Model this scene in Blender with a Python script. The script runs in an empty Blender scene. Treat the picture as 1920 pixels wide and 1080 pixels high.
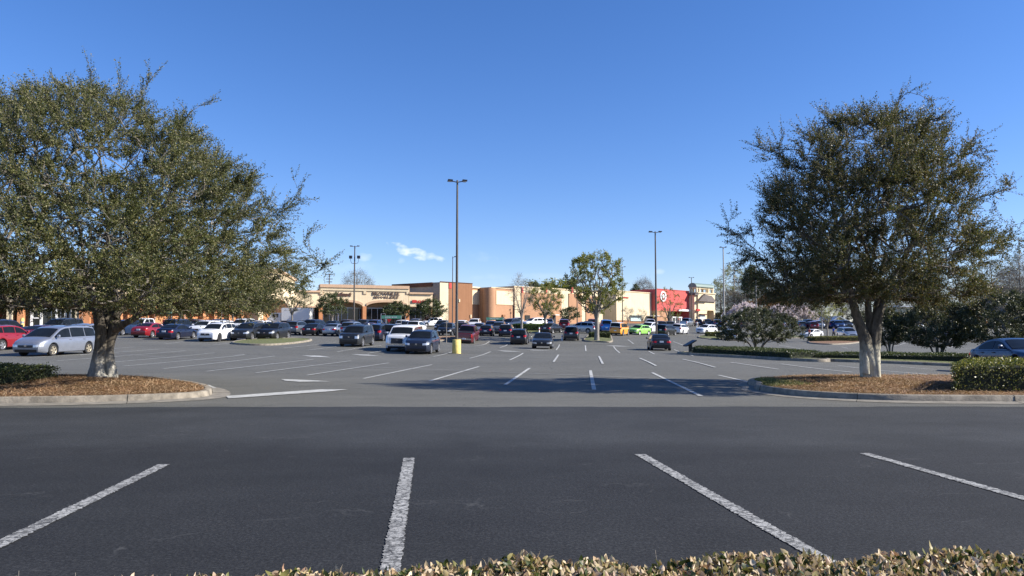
import bpy, math, random
import numpy as np
from mathutils import Vector, Matrix
R = math.radians
S = bpy.context.scene
C = S.collection
random.seed(7)

# ------------------------------------------------------------------ camera
CAM_Z = 1.45
FPX = 1387.0
PITCH = math.atan(85 / FPX)
cam_d = bpy.data.cameras.new('camera')
cam_d.sensor_width = 36
cam_d.lens = FPX / 1920 * 36
cam_d.clip_end = 6000
cam_d.clip_start = 0.05
cam = bpy.data.objects.new('camera', cam_d)
C.objects.link(cam)
cam.location = (0, 0, CAM_Z)
cam.rotation_euler = (math.pi / 2 + PITCH, 0, 0)
S.camera = cam

# ------------------------------------------------------------------ light
SUN_EL, SUN_AZ = R(31.5), R(98)        # azimuth clockwise from +Y (view direction)
w = bpy.data.worlds.new('World')
S.world = w
w.use_nodes = True
wt = w.node_tree
wt.nodes.clear()
def N(nt, typ, **kw):
    n = nt.nodes.new(typ)
    for k, v in kw.items():
        if k.startswith('i_'):
            n.inputs[k[2:].replace('_', ' ')].default_value = v
        else:
            setattr(n, k, v)
    return n
sky = N(wt, 'ShaderNodeTexSky', sky_type='NISHITA', sun_disc=False, sun_elevation=SUN_EL,
        sun_rotation=SUN_AZ, altitude=300, air_density=1.0, dust_density=0.2, ozone_density=3.0)
bg = N(wt, 'ShaderNodeBackground')
bg.inputs['Strength'].default_value = 0.09
out = N(wt, 'ShaderNodeOutputWorld')
# small fair-weather clouds low over the roofs, laid out by compass direction
geo = N(wt, 'ShaderNodeTexCoord')
sep = N(wt, 'ShaderNodeSeparateXYZ')
wt.links.new(geo.outputs['Generated'], sep.inputs[0])
def M_(op, a, b=None, clamp=False):
    n = wt.nodes.new('ShaderNodeMath'); n.operation = op; n.use_clamp = clamp
    for i, v in enumerate((a, b)):
        if v is None: continue
        if isinstance(v, (int, float)): n.inputs[i].default_value = v
        else: wt.links.new(v, n.inputs[i])
    return n.outputs[0]
yy = M_('MAXIMUM', sep.outputs[1], 0.01)
ax = M_('DIVIDE', sep.outputs[0], yy)
az = M_('DIVIDE', sep.outputs[2], yy)
nz = N(wt, 'ShaderNodeTexNoise'); nz.inputs['Scale'].default_value = 55; nz.inputs['Detail'].default_value = 6
mp = N(wt, 'ShaderNodeMapping'); mp.inputs['Scale'].default_value = (1, 1, 2.0)
wt.links.new(geo.outputs['Generated'], mp.inputs[0]); wt.links.new(mp.outputs[0], nz.inputs['Vector'])
def cloud(cx, cz, rx, rz, tilt, k):
    # gaussian ellipse in (x/y, z/y)
    dx = M_('SUBTRACT', ax, cx); dz = M_('SUBTRACT', az, cz)
    dz2 = M_('SUBTRACT', dz, M_('MULTIPLY', dx, tilt))
    a = M_('POWER', M_('ABSOLUTE', M_('DIVIDE', dx, rx)), 2.0); b = M_('POWER', M_('ABSOLUTE', M_('DIVIDE', dz2, rz)), 2.0)
    g = M_('SUBTRACT', 1.0, M_('ADD', a, b))
    g = M_('ADD', g, M_('MULTIPLY', M_('SUBTRACT', nz.outputs[0], 0.5), 3.6))
    return M_('MULTIPLY', M_('MULTIPLY', g, 0.6, True), k)
def pxdir(px, py): 
    return (px - 960) / FPX, (625 - py) / FPX
cl = None
for px, py, rx, rz, tilt, k in [(768, 471, 38, 11, -.30, .85), (813, 482, 20, 8.5, -.12, .6), (683, 482, 18, 8, 0, .25), (1238, 510, 12, 6, 0, .2),
                                (752, 489, 8, 6, 0, .15), (900, 480, 30, 10, -.1, .07), (640, 500, 90, 12, 0, .07), (1000, 520, 120, 9, 0, .07)]:
    cx, cz = pxdir(px, py)
    g = cloud(cx, cz, rx / FPX, rz / FPX, tilt, k)
    cl = g if cl is None else M_('MAXIMUM', cl, g)
mix = N(wt, 'ShaderNodeMix', data_type='RGBA')
wt.links.new(cl, mix.inputs['Factor']); 
hs = N(wt, 'ShaderNodeHueSaturation'); hs.inputs['Saturation'].default_value = 1.22
gm = N(wt, 'ShaderNodeMix', data_type='RGBA', blend_type='MULTIPLY'); gm.inputs['Factor'].default_value = 1
gm.inputs['B'].default_value = (0.93, 0.90, 1.13, 1)
wt.links.new(sky.outputs[0], hs.inputs['Color']); wt.links.new(hs.outputs[0], gm.inputs['A'])
wt.links.new(gm.outputs['Result'], mix.inputs['A']); mix.inputs['B'].default_value = (8.6, 8.7, 8.9, 1)
wt.links.new(mix.outputs['Result'], bg.inputs['Color']); wt.links.new(bg.outputs[0], out.inputs[0])

sl = bpy.data.lights.new('sun', 'SUN'); sl.energy = 5.0; sl.angle = R(0.53); sl.color = (1, .94, .85)
sun = bpy.data.objects.new('sun', sl); C.objects.link(sun)
sd = Vector((math.sin(SUN_AZ) * math.cos(SUN_EL), math.cos(SUN_AZ) * math.cos(SUN_EL), math.sin(SUN_EL)))
sun.rotation_euler = (-sd).to_track_quat('-Z', 'Y').to_euler()
sun.location = (30, 0, 30)
S.view_settings.view_transform = 'Standard'; S.view_settings.look = 'None'
S.view_settings.exposure = 0.85; S.view_settings.gamma = 1
S.cycles.max_bounces = 5; S.cycles.transparent_max_bounces = 8; S.cycles.diffuse_bounces = 3; S.cycles.glossy_bounces = 3
S.cycles.use_denoising = True

# ------------------------------------------------------------------ projection helpers (pixel -> point in the place)
cp, sp_ = math.cos(PITCH), math.sin(PITCH)
def ray(px, py):
    a, b = (px - 960) / FPX, (540 - py) / FPX
    return np.array([a, cp - b * sp_, sp_ + b * cp])
def at(px, py, d):
    r = ray(px, py); return np.array([0, 0, CAM_Z]) + r * (d / r[1])
def xat(px, d, py=620):
    return at(px, py, d)[0]

# ------------------------------------------------------------------ terrain: thin plate spline through measured ground points
CTRL = [(104, 667, 43), (285, 632, 72), (330, 635.6, 70), (407, 641, 67), (466, 637, 69), (514, 637, 71), (558, 626.5, 90), (590, 628.5, 87),
        (628, 630, 87), (670, 650, 61), (710, 637, 75), (735, 637.5, 76), (764, 657, 56), (795, 664.5, 51.7), (808, 613.3, 135), (840, 627, 87),
        (878, 645.7, 80), (913, 630.6, 98), (950, 632, 97), (975, 646, 79), (1018, 653.5, 65), (1071, 638.5, 87), (1117, 640.5, 84),
        (1030, 624, 108), (1002, 614, 125), (1162, 629, 103), (1199, 628, 110), (1218, 623, 118), (1246, 629, 114), (1324, 626, 130),
        (1365, 638.5, 107), (1235, 657.5, 65), (1521, 634, 125), (1590, 633, 120), (855, 663, 53), (258, 626, 88), (100, 614, 97),
        (560, 609, 138), (680, 608, 144), (830, 608, 151), (1000, 607, 184), (1230, 606, 225), (1325, 605, 245), (1500, 613, 165), (1700, 618, 150), (1908, 722, 29)]
pts = []
for px, py, d in CTRL:
    p = at(px, py, d); pts.append((p[0], p[1], p[2]))
for x in (-30, -15, 0, 15, 28):
    for y in (0, 12, 22, 32):
        pts.append((x, y, -0.5 if (x > 20 and y > 30) else -.2 if (x > 20 and y > 20) else 0.0))
for x, y, z in ((-120, 0, .3), (140, 0, -.3), (-110, 120, 3.5), (130, 120, .3), (-100, 280, 5), (0, 290, 5), (140, 290, 3.6), (20, 45, -.02), (10, 52, 0), (16, 40, 0), (22, 37, -.03), (-60, 45, .6)):
    pts.append((x, y, z))
P_ = np.array(pts); K_ = P_[:, :2] / 50.0
def _tpsk(r2): return np.where(r2 > 1e-9, r2 * np.log(np.maximum(r2, 1e-9)), 0)
n_ = len(K_)
d2 = ((K_[:, None] - K_[None]) ** 2).sum(-1)
A_ = np.zeros((n_ + 3, n_ + 3)); A_[:n_, :n_] = _tpsk(d2) + np.eye(n_) * 0.02
A_[:n_, n_] = 1; A_[:n_, n_ + 1:] = K_; A_[n_, :n_] = 1; A_[n_ + 1:, :n_] = K_.T
W_ = np.linalg.solve(A_, np.concatenate([P_[:, 2], [0, 0, 0]]))
def ground(x, y):
    x = np.atleast_1d(np.asarray(x, float)); y = np.atleast_1d(np.asarray(y, float))
    xs, ys = np.clip(x, -120, 140), np.clip(y, -10, 285)
    q = np.stack([xs, ys], -1).reshape(-1, 2) / 50.0
    z = _tpsk(((q[:, None] - K_[None]) ** 2).sum(-1)) @ W_[:n_] + W_[n_] + q @ W_[n_ + 1:]
    z = z.reshape(x.shape)
    t = np.clip((ys - 25) / 12, 0, 1); t = t * t * (3 - 2 * t)
    return z * t
def gz(x, y): return float(ground(x, y)[0])
_ds = np.concatenate([np.linspace(2, 60, 700), np.linspace(60.2, 300, 900)])
def gpt(px, py, lift=0.0):
    r = ray(px, py); t = _ds / r[1]
    X, Y, Z = r[0] * t, r[1] * t, CAM_Z + r[2] * t
    dz = Z - ground(X, Y) - lift
    i = np.where(dz < 0)[0]
    if len(i) == 0: return np.array([X[-1], Y[-1], Z[-1]])
    i = i[0]; a = dz[i - 1] / (dz[i - 1] - dz[i]); dd = _ds[i - 1] + a * (_ds[i] - _ds[i - 1])
    return at(px, py, dd)

# ------------------------------------------------------------------ materials
def mat(name): 
    m = bpy.data.materials.new(name); m.use_nodes = True; nt = m.node_tree
    return m, nt, nt.nodes['Principled BSDF']
def noise(nt, scale, detail=4, rough=.55, vec=None, coord='Object'):
    n = nt.nodes.new('ShaderNodeTexNoise'); n.inputs['Scale'].default_value = scale
    n.inputs['Detail'].default_value = detail; n.inputs['Roughness'].default_value = rough
    if vec is None:
        tc = nt.nodes.get('tc') or nt.nodes.new('ShaderNodeTexCoord'); tc.name = 'tc'; vec = tc.outputs[coord]
    nt.links.new(vec, n.inputs['Vector']); return n.outputs[0]
def ramp(nt, fac, stops):
    r = nt.nodes.new('ShaderNodeValToRGB'); e = r.color_ramp.elements
    while len(e) < len(stops): e.new(.5)
    for el, (p, c) in zip(e, stops):
        el.position = p; el.color = (*c, 1) if len(c) == 3 else c
    nt.links.new(fac, r.inputs[0]); return r.outputs[0]
def mixc(nt, fac, a, b, blend='MIX'):
    n = nt.nodes.new('ShaderNodeMix'); n.data_type = 'RGBA'; n.blend_type = blend
    for k, v in (('Factor', fac), ('A', a), ('B', b)):
        if isinstance(v, (int, float)): n.inputs[k].default_value = v
        elif isinstance(v, tuple): n.inputs[k].default_value = (*v, 1)
        else: nt.links.new(v, n.inputs[k])
    return n.outputs['Result']
def bump(nt, bs, h, strength=.4, dist=.02):
    b = nt.nodes.new('ShaderNodeBump'); b.inputs['Strength'].default_value = strength; b.inputs['Distance'].default_value = dist
    nt.links.new(h, b.inputs['Height']); nt.links.new(b.outputs[0], bs.inputs['Normal'])
def simple(name, col, rough=.6, metal=0, var=.12, scale=6, spec=.5, bmp=0):
    m, nt, bs = mat(name)
    f = noise(nt, scale, 5)
    lo = tuple(max(0, c * (1 - var)) for c in col); hi = tuple(c * (1 + var) for c in col)
    nt.links.new(ramp(nt, f, [(.3, lo), (.7, hi)]), bs.inputs['Base Color'])
    bs.inputs['Roughness'].default_value = rough; bs.inputs['Metallic'].default_value = metal
    bs.inputs['Specular IOR Level'].default_value = spec
    if bmp: bump(nt, bs, noise(nt, scale * 6, 5), bmp, .03)
    return m
def paint(name, col, metal=.0, rough=.35):
    m, nt, bs = mat(name)
    f = noise(nt, 3, 5)
    dust = tuple(c * .85 + .008 for c in col)
    nt.links.new(ramp(nt, f, [(.35, col), (.75, dust)]), bs.inputs['Base Color'])
    bs.inputs['Metallic'].default_value = metal; bs.inputs['Roughness'].default_value = rough
    bs.inputs['Coat Weight'].default_value = .45 if max(col) < .1 else .7; bs.inputs['Coat Roughness'].default_value = .05
    return m
def asphalt(name, base, light, dark_lane=False):
    m, nt, bs = mat(name)
    geo = nt.nodes.new('ShaderNodeNewGeometry'); pos = geo.outputs['Position']
    def vn(scale, detail=4, rough=.55, sc=(1, 1, 1), typ=None):
        mp = nt.nodes.new('ShaderNodeMapping'); mp.inputs['Scale'].default_value = sc
        nt.links.new(pos, mp.inputs[0]); return noise(nt, scale, detail, rough, mp.outputs[0])
    big = vn(.12, 5, .6, (.5, 1.3, 1)); mid = vn(.9, 6, .65, (.7, 1.6, 1)); fine = vn(45, 3, .7)
    vfine = vn(130, 2, .7)
    c = ramp(nt, big, [(.32, tuple(x * .8 for x in base)), (.68, tuple(x * 1.08 for x in light))])
    c = mixc(nt, .55, c, ramp(nt, mid, [(.3, tuple(x * .8 for x in base)), (.72, light)]))
    c = mixc(nt, .9, c, ramp(nt, fine, [(.3, (.35, .35, .35)), (.5, (1, 1, 1)), (.72, (2.3, 2.3, 2.2))]), 'MULTIPLY')
    c = mixc(nt, .9, c, ramp(nt, vfine, [(.3, (.6, .6, .6)), (.7, (1.5, 1.5, 1.5))]), 'MULTIPLY')
    if True:
        # hairline cracks (thin lines along voronoi edges warped by noise), only where a mask allows
        wv = nt.nodes.new('ShaderNodeMix'); wv.data_type = 'VECTOR'; wv.inputs['Factor'].default_value = .12
        nn = nt.nodes.new('ShaderNodeTexNoise'); nn.inputs['Scale'].default_value = 1.2; nn.inputs['Detail'].default_value = 5
        nt.links.new(pos, nn.inputs['Vector']); mp2 = nt.nodes.new('ShaderNodeVectorMath'); mp2.operation = 'MULTIPLY_ADD'
        mp2.inputs[1].default_value = (1.6, 1.6, 1.6)
        nt.links.new(nn.outputs['Color'], mp2.inputs[0]); nt.links.new(pos, mp2.inputs[2])
        vo = nt.nodes.new('ShaderNodeTexVoronoi'); vo.feature = 'DISTANCE_TO_EDGE'; vo.inputs['Scale'].default_value = .16 if not dark_lane else .22
        nt.links.new(mp2.outputs[0], vo.inputs['Vector'])
        crack = ramp(nt, vo.outputs['Distance'], [(0.0, (1, 1, 1)), (.0035, (0, 0, 0))])
        mask = ramp(nt, vn(.25, 3), [(.50, (0, 0, 0)), (.6, (1, 1, 1))])
        k = mixc(nt, 1.0, crack, mask, 'MULTIPLY')
        sg = nt.nodes.new('ShaderNodeSeparateColor'); nt.links.new(k, sg.inputs[0])
        c = mixc(nt, sg.outputs[0], c, (.02, .021, .022) if not dark_lane else (.012, .012, .013))
    if dark_lane:
        # newer sealcoat in the near stalls, scuffed light specks
        sx = nt.nodes.new('ShaderNodeSeparateXYZ'); nt.links.new(pos, sx.inputs[0])
        ad = nt.nodes.new('ShaderNodeMath'); ad.operation = 'MULTIPLY_ADD'; nt.links.new(vn(.8, 5), ad.inputs[0]); ad.inputs[1].default_value = 1.6
        nt.links.new(sx.outputs[1], ad.inputs[2])
        mr = nt.nodes.new('ShaderNodeMapRange'); nt.links.new(ad.outputs[0], mr.inputs[0])
        mr.inputs[1].default_value = 10.0; mr.inputs[2].default_value = 10.9; mr.clamp = True
        lane = mixc(nt, 1.0, c, (1.7, 1.72, 1.7), 'MULTIPLY')
        c = mixc(nt, mr.outputs[0], c, lane)
        sp = ramp(nt, vn(9, 8, .8, (1, 3.2, 1)), [(.69, (0, 0, 0)), (.78, (1, 1, 1))])
        s2 = nt.nodes.new('ShaderNodeSeparateColor'); nt.links.new(sp, s2.inputs[0])
        c = mixc(nt, s2.outputs[0], c, (.16, .16, .155))
        vo2 = nt.nodes.new('ShaderNodeTexVoronoi'); vo2.feature = 'DISTANCE_TO_EDGE'; vo2.inputs['Scale'].default_value = .5
        mp3 = nt.nodes.new('ShaderNodeVectorMath'); mp3.operation = 'MULTIPLY'; mp3.inputs[1].default_value = (.35, 1.3, 1); nt.links.new(mp2.outputs[0], mp3.inputs[0]); nt.links.new(mp3.outputs[0], vo2.inputs['Vector'])
        ck = mixc(nt, 1.0, ramp(nt, vo2.outputs['Distance'], [(0, (1, 1, 1)), (.007, (0, 0, 0))]), ramp(nt, vn(2.2, 5, .7, (.5, 1.5, 1)), [(.5, (0, 0, 0)), (.62, (1, 1, 1))]), 'MULTIPLY')
        s3 = nt.nodes.new('ShaderNodeSeparateColor'); nt.links.new(ck, s3.inputs[0]); c = mixc(nt, s3.outputs[0], c, (.055, .055, .053))
        oil = ramp(nt, vn(.55, 6, .6), [(.36, (.8, .8, .8)), (.5, (1, 1, 1)), (.66, (1.1, 1.1, 1.1))]); c = mixc(nt, 1, c, oil, 'MULTIPLY')
    else:
        sx = nt.nodes.new('ShaderNodeSeparateXYZ'); nt.links.new(pos, sx.inputs[0])
        mr = nt.nodes.new('ShaderNodeMapRange'); nt.links.new(sx.outputs[1], mr.inputs[0])
        mr.inputs[1].default_value = 175; mr.inputs[2].default_value = 190
        soil = ramp(nt, vn(.5, 6), [(.3, (.06, .05, .03)), (.7, (.09, .11, .04))])
        mx = nt.nodes.new('ShaderNodeMapRange'); nt.links.new(sx.outputs[0], mx.inputs[0]); mx.inputs[1].default_value = 70; mx.inputs[2].default_value = 80
        mu = nt.nodes.new('ShaderNodeMath'); mu.operation = 'MULTIPLY'; nt.links.new(mr.outputs[0], mu.inputs[0]); nt.links.new(mx.outputs[0], mu.inputs[1])
        c = mixc(nt, mu.outputs[0], c, soil)
    nt.links.new(c, bs.inputs['Base Color']); bs.inputs['Roughness'].default_value = .85
    bs.inputs['Specular IOR Level'].default_value = .3
    bump(nt, bs, fine, .5, .006)
    return m
def brick(name, c1, c2, mortar, scale=1):
    m, nt, bs = mat(name)
    tc = nt.nodes.new('ShaderNodeTexCoord'); sx = nt.nodes.new('ShaderNodeSeparateXYZ'); nt.links.new(tc.outputs['Object'], sx.inputs[0])
    a = nt.nodes.new('ShaderNodeMath'); a.operation = 'ADD'; nt.links.new(sx.outputs[0], a.inputs[0]); nt.links.new(sx.outputs[1], a.inputs[1])
    cx = nt.nodes.new('ShaderNodeCombineXYZ'); nt.links.new(a.outputs[0], cx.inputs[0]); nt.links.new(sx.outputs[2], cx.inputs[1])
    b = nt.nodes.new('ShaderNodeTexBrick'); nt.links.new(cx.outputs[0], b.inputs[0])
    b.inputs['Color1'].default_value = (*c1, 1); b.inputs['Color2'].default_value = (*c2, 1); b.inputs['Mortar'].default_value = (*mortar, 1)
    b.inputs['Scale'].default_value = scale; b.inputs['Brick Width'].default_value = .42; b.inputs['Row Height'].default_value = .2; b.inputs['Mortar Size'].default_value = .012
    c = mixc(nt, .6, b.outputs[0], ramp(nt, noise(nt, .35, 6), [(.3, (.82, .82, .82)), (.7, (1.12, 1.1, 1.1))]), 'MULTIPLY')
    nt.links.new(c, bs.inputs['Base Color']); bs.inputs['Roughness'].default_value = .85
    return m
def stucco(name, col, var=.07):
    m, nt, bs = mat(name)
    lo = tuple(c * (1 - var) for c in col); hi = tuple(min(1, c * (1 + var)) for c in col)
    c = ramp(nt, noise(nt, .5, 7, .65), [(.3, lo), (.7, hi)])
    # rain streaks
    tc = nt.nodes['tc']; mp = nt.nodes.new('ShaderNodeMapping'); mp.inputs['Scale'].default_value = (2.2, 2.2, .12); nt.links.new(tc.outputs['Object'], mp.inputs[0])
    c = mixc(nt, .5, c, ramp(nt, noise(nt, 1.2, 5, .6, mp.outputs[0]), [(.4, (.9, .88, .85)), (.62, (1.05, 1.05, 1.05))]), 'MULTIPLY')
    nt.links.new(c, bs.inputs['Base Color']); bs.inputs['Roughness'].default_value = .9; bs.inputs['Specular IOR Level'].default_value = .2
    return m
def leafmat(name, stops, trans=.25, rough=.45, clump=1.2, spec=.4, tint=(1.3, 1.4, .7)):
    m, nt, bs = mat(name)
    g = nt.nodes.new('ShaderNodeNewGeometry')
    c = ramp(nt, g.outputs['Random Per Island'], stops)
    c = mixc(nt, .6, c, ramp(nt, noise(nt, clump, 3), [(.35, (.75, .8, .75)), (.65, (1.3, 1.25, 1.15))]), 'MULTIPLY')
    nt.links.new(c, bs.inputs['Base Color']); bs.inputs['Roughness'].default_value = rough; bs.inputs['Specular IOR Level'].default_value = spec
    tr = nt.nodes.new('ShaderNodeBsdfTranslucent'); nt.links.new(mixc(nt, 1, c, tint, 'MULTIPLY'), tr.inputs[0])
    ms = nt.nodes.new('ShaderNodeMixShader'); ms.inputs[0].default_value = trans
    nt.links.new(bs.outputs[0], ms.inputs[1]); nt.links.new(tr.outputs[0], ms.inputs[2])
    nt.links.new(ms.outputs[0], nt.nodes['Material Output'].inputs[0])
    return m
def barkmat(name, lo, hi, pale=None, zc=1.0):
    m, nt, bs = mat(name)
    tc = nt.nodes.new('ShaderNodeTexCoord'); tc.name = 'tc'; mp = nt.nodes.new('ShaderNodeMapping'); mp.inputs['Scale'].default_value = (1, 1, .28)
    nt.links.new(tc.outputs['Object'], mp.inputs[0])
    f = noise(nt, 14, 6, .65, mp.outputs[0]); c = ramp(nt, f, [(.3, lo), (.7, hi)])
    if pale:
        sx = nt.nodes.new('ShaderNodeSeparateXYZ'); nt.links.new(tc.outputs['Object'], sx.inputs[0])
        ad = nt.nodes.new('ShaderNodeMath'); ad.operation = 'MULTIPLY_ADD'; nt.links.new(noise(nt, 5, 4), ad.inputs[0]); ad.inputs[1].default_value = .8; nt.links.new(sx.outputs[2], ad.inputs[2])
        mr = nt.nodes.new('ShaderNodeMapRange'); nt.links.new(ad.outputs[0], mr.inputs[0]); mr.inputs[1].default_value = zc + .5; mr.inputs[2].default_value = zc + .1
        c2 = ramp(nt, f, [(.3, tuple(x * .55 for x in pale)), (.6, pale)])
        c = mixc(nt, mr.outputs[0], c, c2)
    nt.links.new(c, bs.inputs['Base Color']); bs.inputs['Roughness'].default_value = .9; bs.inputs['Specular IOR Level'].default_value = .15
    bump(nt, bs, f, .9, .03)
    return m

m_lot = asphalt('asphalt_old', (.094, .092, .079), (.122, .119, .104))
m_lane = asphalt('asphalt_sealed', (.0160, .0166, .0172), (.0215, .0222, .0228), True)
def linemat(name, wear):
    m, nt, bs = mat(name)
    geo = nt.nodes.new('ShaderNodeNewGeometry')
    f = noise(nt, 26, 8, .85, geo.outputs['Position']); g2 = noise(nt, 90, 3, .8, geo.outputs['Position'])
    c = ramp(nt, f, [(wear - .05, (.06, .06, .062)), (wear + .01, (.30, .30, .28)), (.6, (.46, .45, .42))])
    c = mixc(nt, .55, c, ramp(nt, g2, [(.35, (.45, .45, .45)), (.52, (1.1, 1.1, 1.1))]), 'MULTIPLY')
    vo = nt.nodes.new('ShaderNodeTexVoronoi'); vo.feature = 'DISTANCE_TO_EDGE'; vo.inputs['Scale'].default_value = 9
    wn = nt.nodes.new('ShaderNodeVectorMath'); wn.operation = 'MULTIPLY_ADD'; wn.inputs[1].default_value = (.12, .12, 0)
    n3 = nt.nodes.new('ShaderNodeTexNoise'); n3.inputs['Scale'].default_value = 14; nt.links.new(geo.outputs['Position'], n3.inputs['Vector'])
    nt.links.new(n3.outputs['Color'], wn.inputs[0]); nt.links.new(geo.outputs['Position'], wn.inputs[2]); nt.links.new(wn.outputs[0], vo.inputs['Vector'])
    ck = ramp(nt, vo.outputs['Distance'], [(.02, (.22, .22, .22)), (.07, (1, 1, 1))]); c = mixc(nt, .8, c, ck, 'MULTIPLY')
    c = mixc(nt, .7, c, ramp(nt, noise(nt, 1.3, 4, .6, geo.outputs['Position']), [(.35, (.6, .6, .6)), (.6, (1.1, 1.1, 1.1))]), 'MULTIPLY')
    nt.links.new(c, bs.inputs['Base Color']); bs.inputs['Roughness'].default_value = .8
    bump(nt, bs, f, .5, .01)
    return m
m_line = linemat('line_paint', .485)
m_line_old = simple('line_paint_old', (.40, .40, .375), .85, var=.35, scale=5)
m_line_faint = simple('line_paint_faint', (.24, .24, .235), .85, var=.25, scale=8)
m_conc = simple('curb_concrete', (.225, .195, .15), .9, var=.42, scale=5, bmp=.5)
m_gutter = simple('gutter_concrete', (.21, .19, .155), .9, var=.3, scale=5, bmp=.3)
m_black_joint = simple('joint_dirt', (.05, .045, .035), .9)
def strawmat(name, stops):
    m, nt, bs = mat(name)
    f = noise(nt, 18, 8, .75); c = ramp(nt, f, stops)
    c = mixc(nt, .5, c, ramp(nt, noise(nt, 1.5, 4), [(.3, (.7, .7, .7)), (.7, (1.2, 1.2, 1.2))]), 'MULTIPLY')
    nt.links.new(c, bs.inputs['Base Color']); bs.inputs['Roughness'].default_value = .9; bump(nt, bs, f, 1, .05); return m
m_straw = strawmat('pine_straw', [(.3, (.07, .038, .02)), (.55, (.22, .12, .06)), (.75, (.38, .24, .14))])
m_grass = strawmat('grass', [(.3, (.06, .08, .02)), (.55, (.13, .14, .045)), (.75, (.25, .22, .09))])
m_needle = leafmat('straw_needle', [(0, (.07, .035, .018)), (.4, (.27, .155, .085)), (.8, (.46, .31, .19)), (1, (.6, .45, .3))], .1, .7)
m_grassblade = leafmat('grass_blade', [(0, (.08, .10, .03)), (.6, (.18, .18, .06)), (1, (.32, .27, .12))], .2, .7)
m_leaf_oak = leafmat('leaf_oak', [(0, (.040, .054, .018)), (.45, (.088, .100, .034)), (.8, (.165, .160, .06)), (1, (.29, .25, .14))], .25, .5, spec=.3)
m_leaf_oak2 = leafmat('leaf_oak_bronze', [(0, (.035, .045, .015)), (.45, (.078, .088, .028)), (.8, (.14, .12, .05)), (1, (.25, .17, .085))], .25, .5, spec=.3)
m_leaf_small = leafmat('leaf_dark', [(0, (.03, .045, .016)), (.6, (.065, .085, .03)), (1, (.12, .13, .05))], .2)
m_leaf_spring = leafmat('leaf_spring', [(0, (.09, .11, .025)), (.6, (.18, .19, .045)), (1, (.28, .25, .07))], .35)
m_leaf_pale = leafmat('leaf_pale', [(0, (.16, .17, .06)), (.6, (.26, .26, .09)), (1, (.34, .30, .13))], .35)
m_leaf_green = leafmat('leaf_bright', [(0, (.05, .10, .02)), (.6, (.10, .17, .04)), (1, (.2, .25, .06))], .35)
m_leaf_bush = leafmat('leaf_bush', [(0, (.035, .042, .02)), (.6, (.07, .078, .038)), (1, (.13, .13, .075))], .15)
m_leaf_shrub = leafmat('leaf_box', [(0, (.02, .03, .01)), (.6, (.055, .075, .02)), (1, (.15, .16, .06))], .2, .4)
m_leaf_hedge2 = leafmat('leaf_sunny_hedge', [(0, (.035, .045, .012)), (.5, (.12, .13, .032)), (.85, (.26, .24, .08)), (1, (.4, .33, .16))], .25, .4)
m_leaf_rust = leafmat('leaf_rust', [(0, (.14, .06, .025)), (.6, (.26, .12, .04)), (1, (.35, .2, .08))], .2)
m_blossom = leafmat('blossom', [(0, (.55, .44, .45)), (.5, (.72, .64, .65)), (1, (.85, .80, .80))], .4, .7, tint=(1, 1, 1.04))
m_twig = leafmat('bare_twigs', [(0, (.12, .10, .08)), (1, (.26, .23, .19))], 0, .9)
m_near = leafmat('hedge_leaf_blotched', [(0, (.025, .04, .01)), (.2, (.06, .08, .02)), (.28, (.2, .19, .06)), (.4, (.44, .35, .18)), (.64, (.56, .44, .30)), (.84, (.28, .17, .11)), (1, (.74, .62, .47))], .22, .45, 6, tint=(1.15, 1.1, .8))
m_core = simple('shrub_interior', (.018, .022, .01), .95, var=.3)
m_bark = barkmat('bark_left', (.045, .038, .03), (.17, .15, .12), (.36, .34, .29), .75)
m_bark2 = barkmat('bark_right', (.05, .043, .035), (.2, .18, .14), (.52, .49, .38), .95)
m_branch = barkmat('bark_branch', (.07, .06, .05), (.27, .245, .21))
m_branch_pale = barkmat('bark_pale', (.16, .14, .12), (.34, .31, .27))
m_cream = stucco('stucco_cream', (.74, .60, .40)); m_cream2 = stucco('stucco_pale', (.66, .55, .37)); m_tan = stucco('cornice_tan', (.56, .38, .25))
m_grey = stucco('panel_grey', (.30, .27, .235)); m_soffit = stucco('soffit', (.34, .26, .18))
m_brown = stucco('panel_brown', (.28, .14, .075)); m_darkbrown = stucco('fascia_brown', (.12, .06, .04))
m_orange = brick('brick_orange', (.56, .24, .10), (.50, .21, .085), (.52, .26, .13)); m_brick = brick('brick_tan', (.42, .225, .12), (.38, .20, .105), (.42, .25, .15))
m_red = stucco('panel_red', (.55, .11, .10), .05)
m_glassdark = simple('store_glass', (.02, .024, .028), .08, var=.3); m_white = simple('white_paint', (.72, .72, .70), .5, var=.05)
m_frost = simple('frosted_panel', (.42, .52, .50), .4)
m_signred = simple('sign_red', (.45, .02, .015), .5); m_signdark = simple('sign_bronze', (.09, .04, .025), .5); m_signblack = simple('sign_dark', (.02, .018, .015), .5)
m_greenroof = simple('green_metal_roof', (.16, .22, .19), .5); m_shingle = simple('shingle', (.13, .11, .10), .9, var=.25, scale=4)
m_pole = simple('pole_bronze', (.10, .085, .07), .45, metal=.3, var=.2, scale=1.5); m_polepale = simple('pole_grey', (.34, .32, .29), .5)
m_yellow = simple('yellow_base', (.72, .56, .17), .8, var=.22, scale=5, bmp=.3)
m_head = simple('lamp_head', (.03, .03, .035), .4); m_lens = simple('lamp_lens', (.5, .5, .48), .2)
m_tyre = simple('tyre', (.018, .018, .019), .85); m_rim = simple('rim', (.42, .42, .43), .32, metal=.7); m_rim_gold = simple('rim_warm', (.55, .47, .33), .35, metal=.6)
m_rim_dark = simple('rim_dark', (.05, .05, .055), .4, metal=.5)
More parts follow.
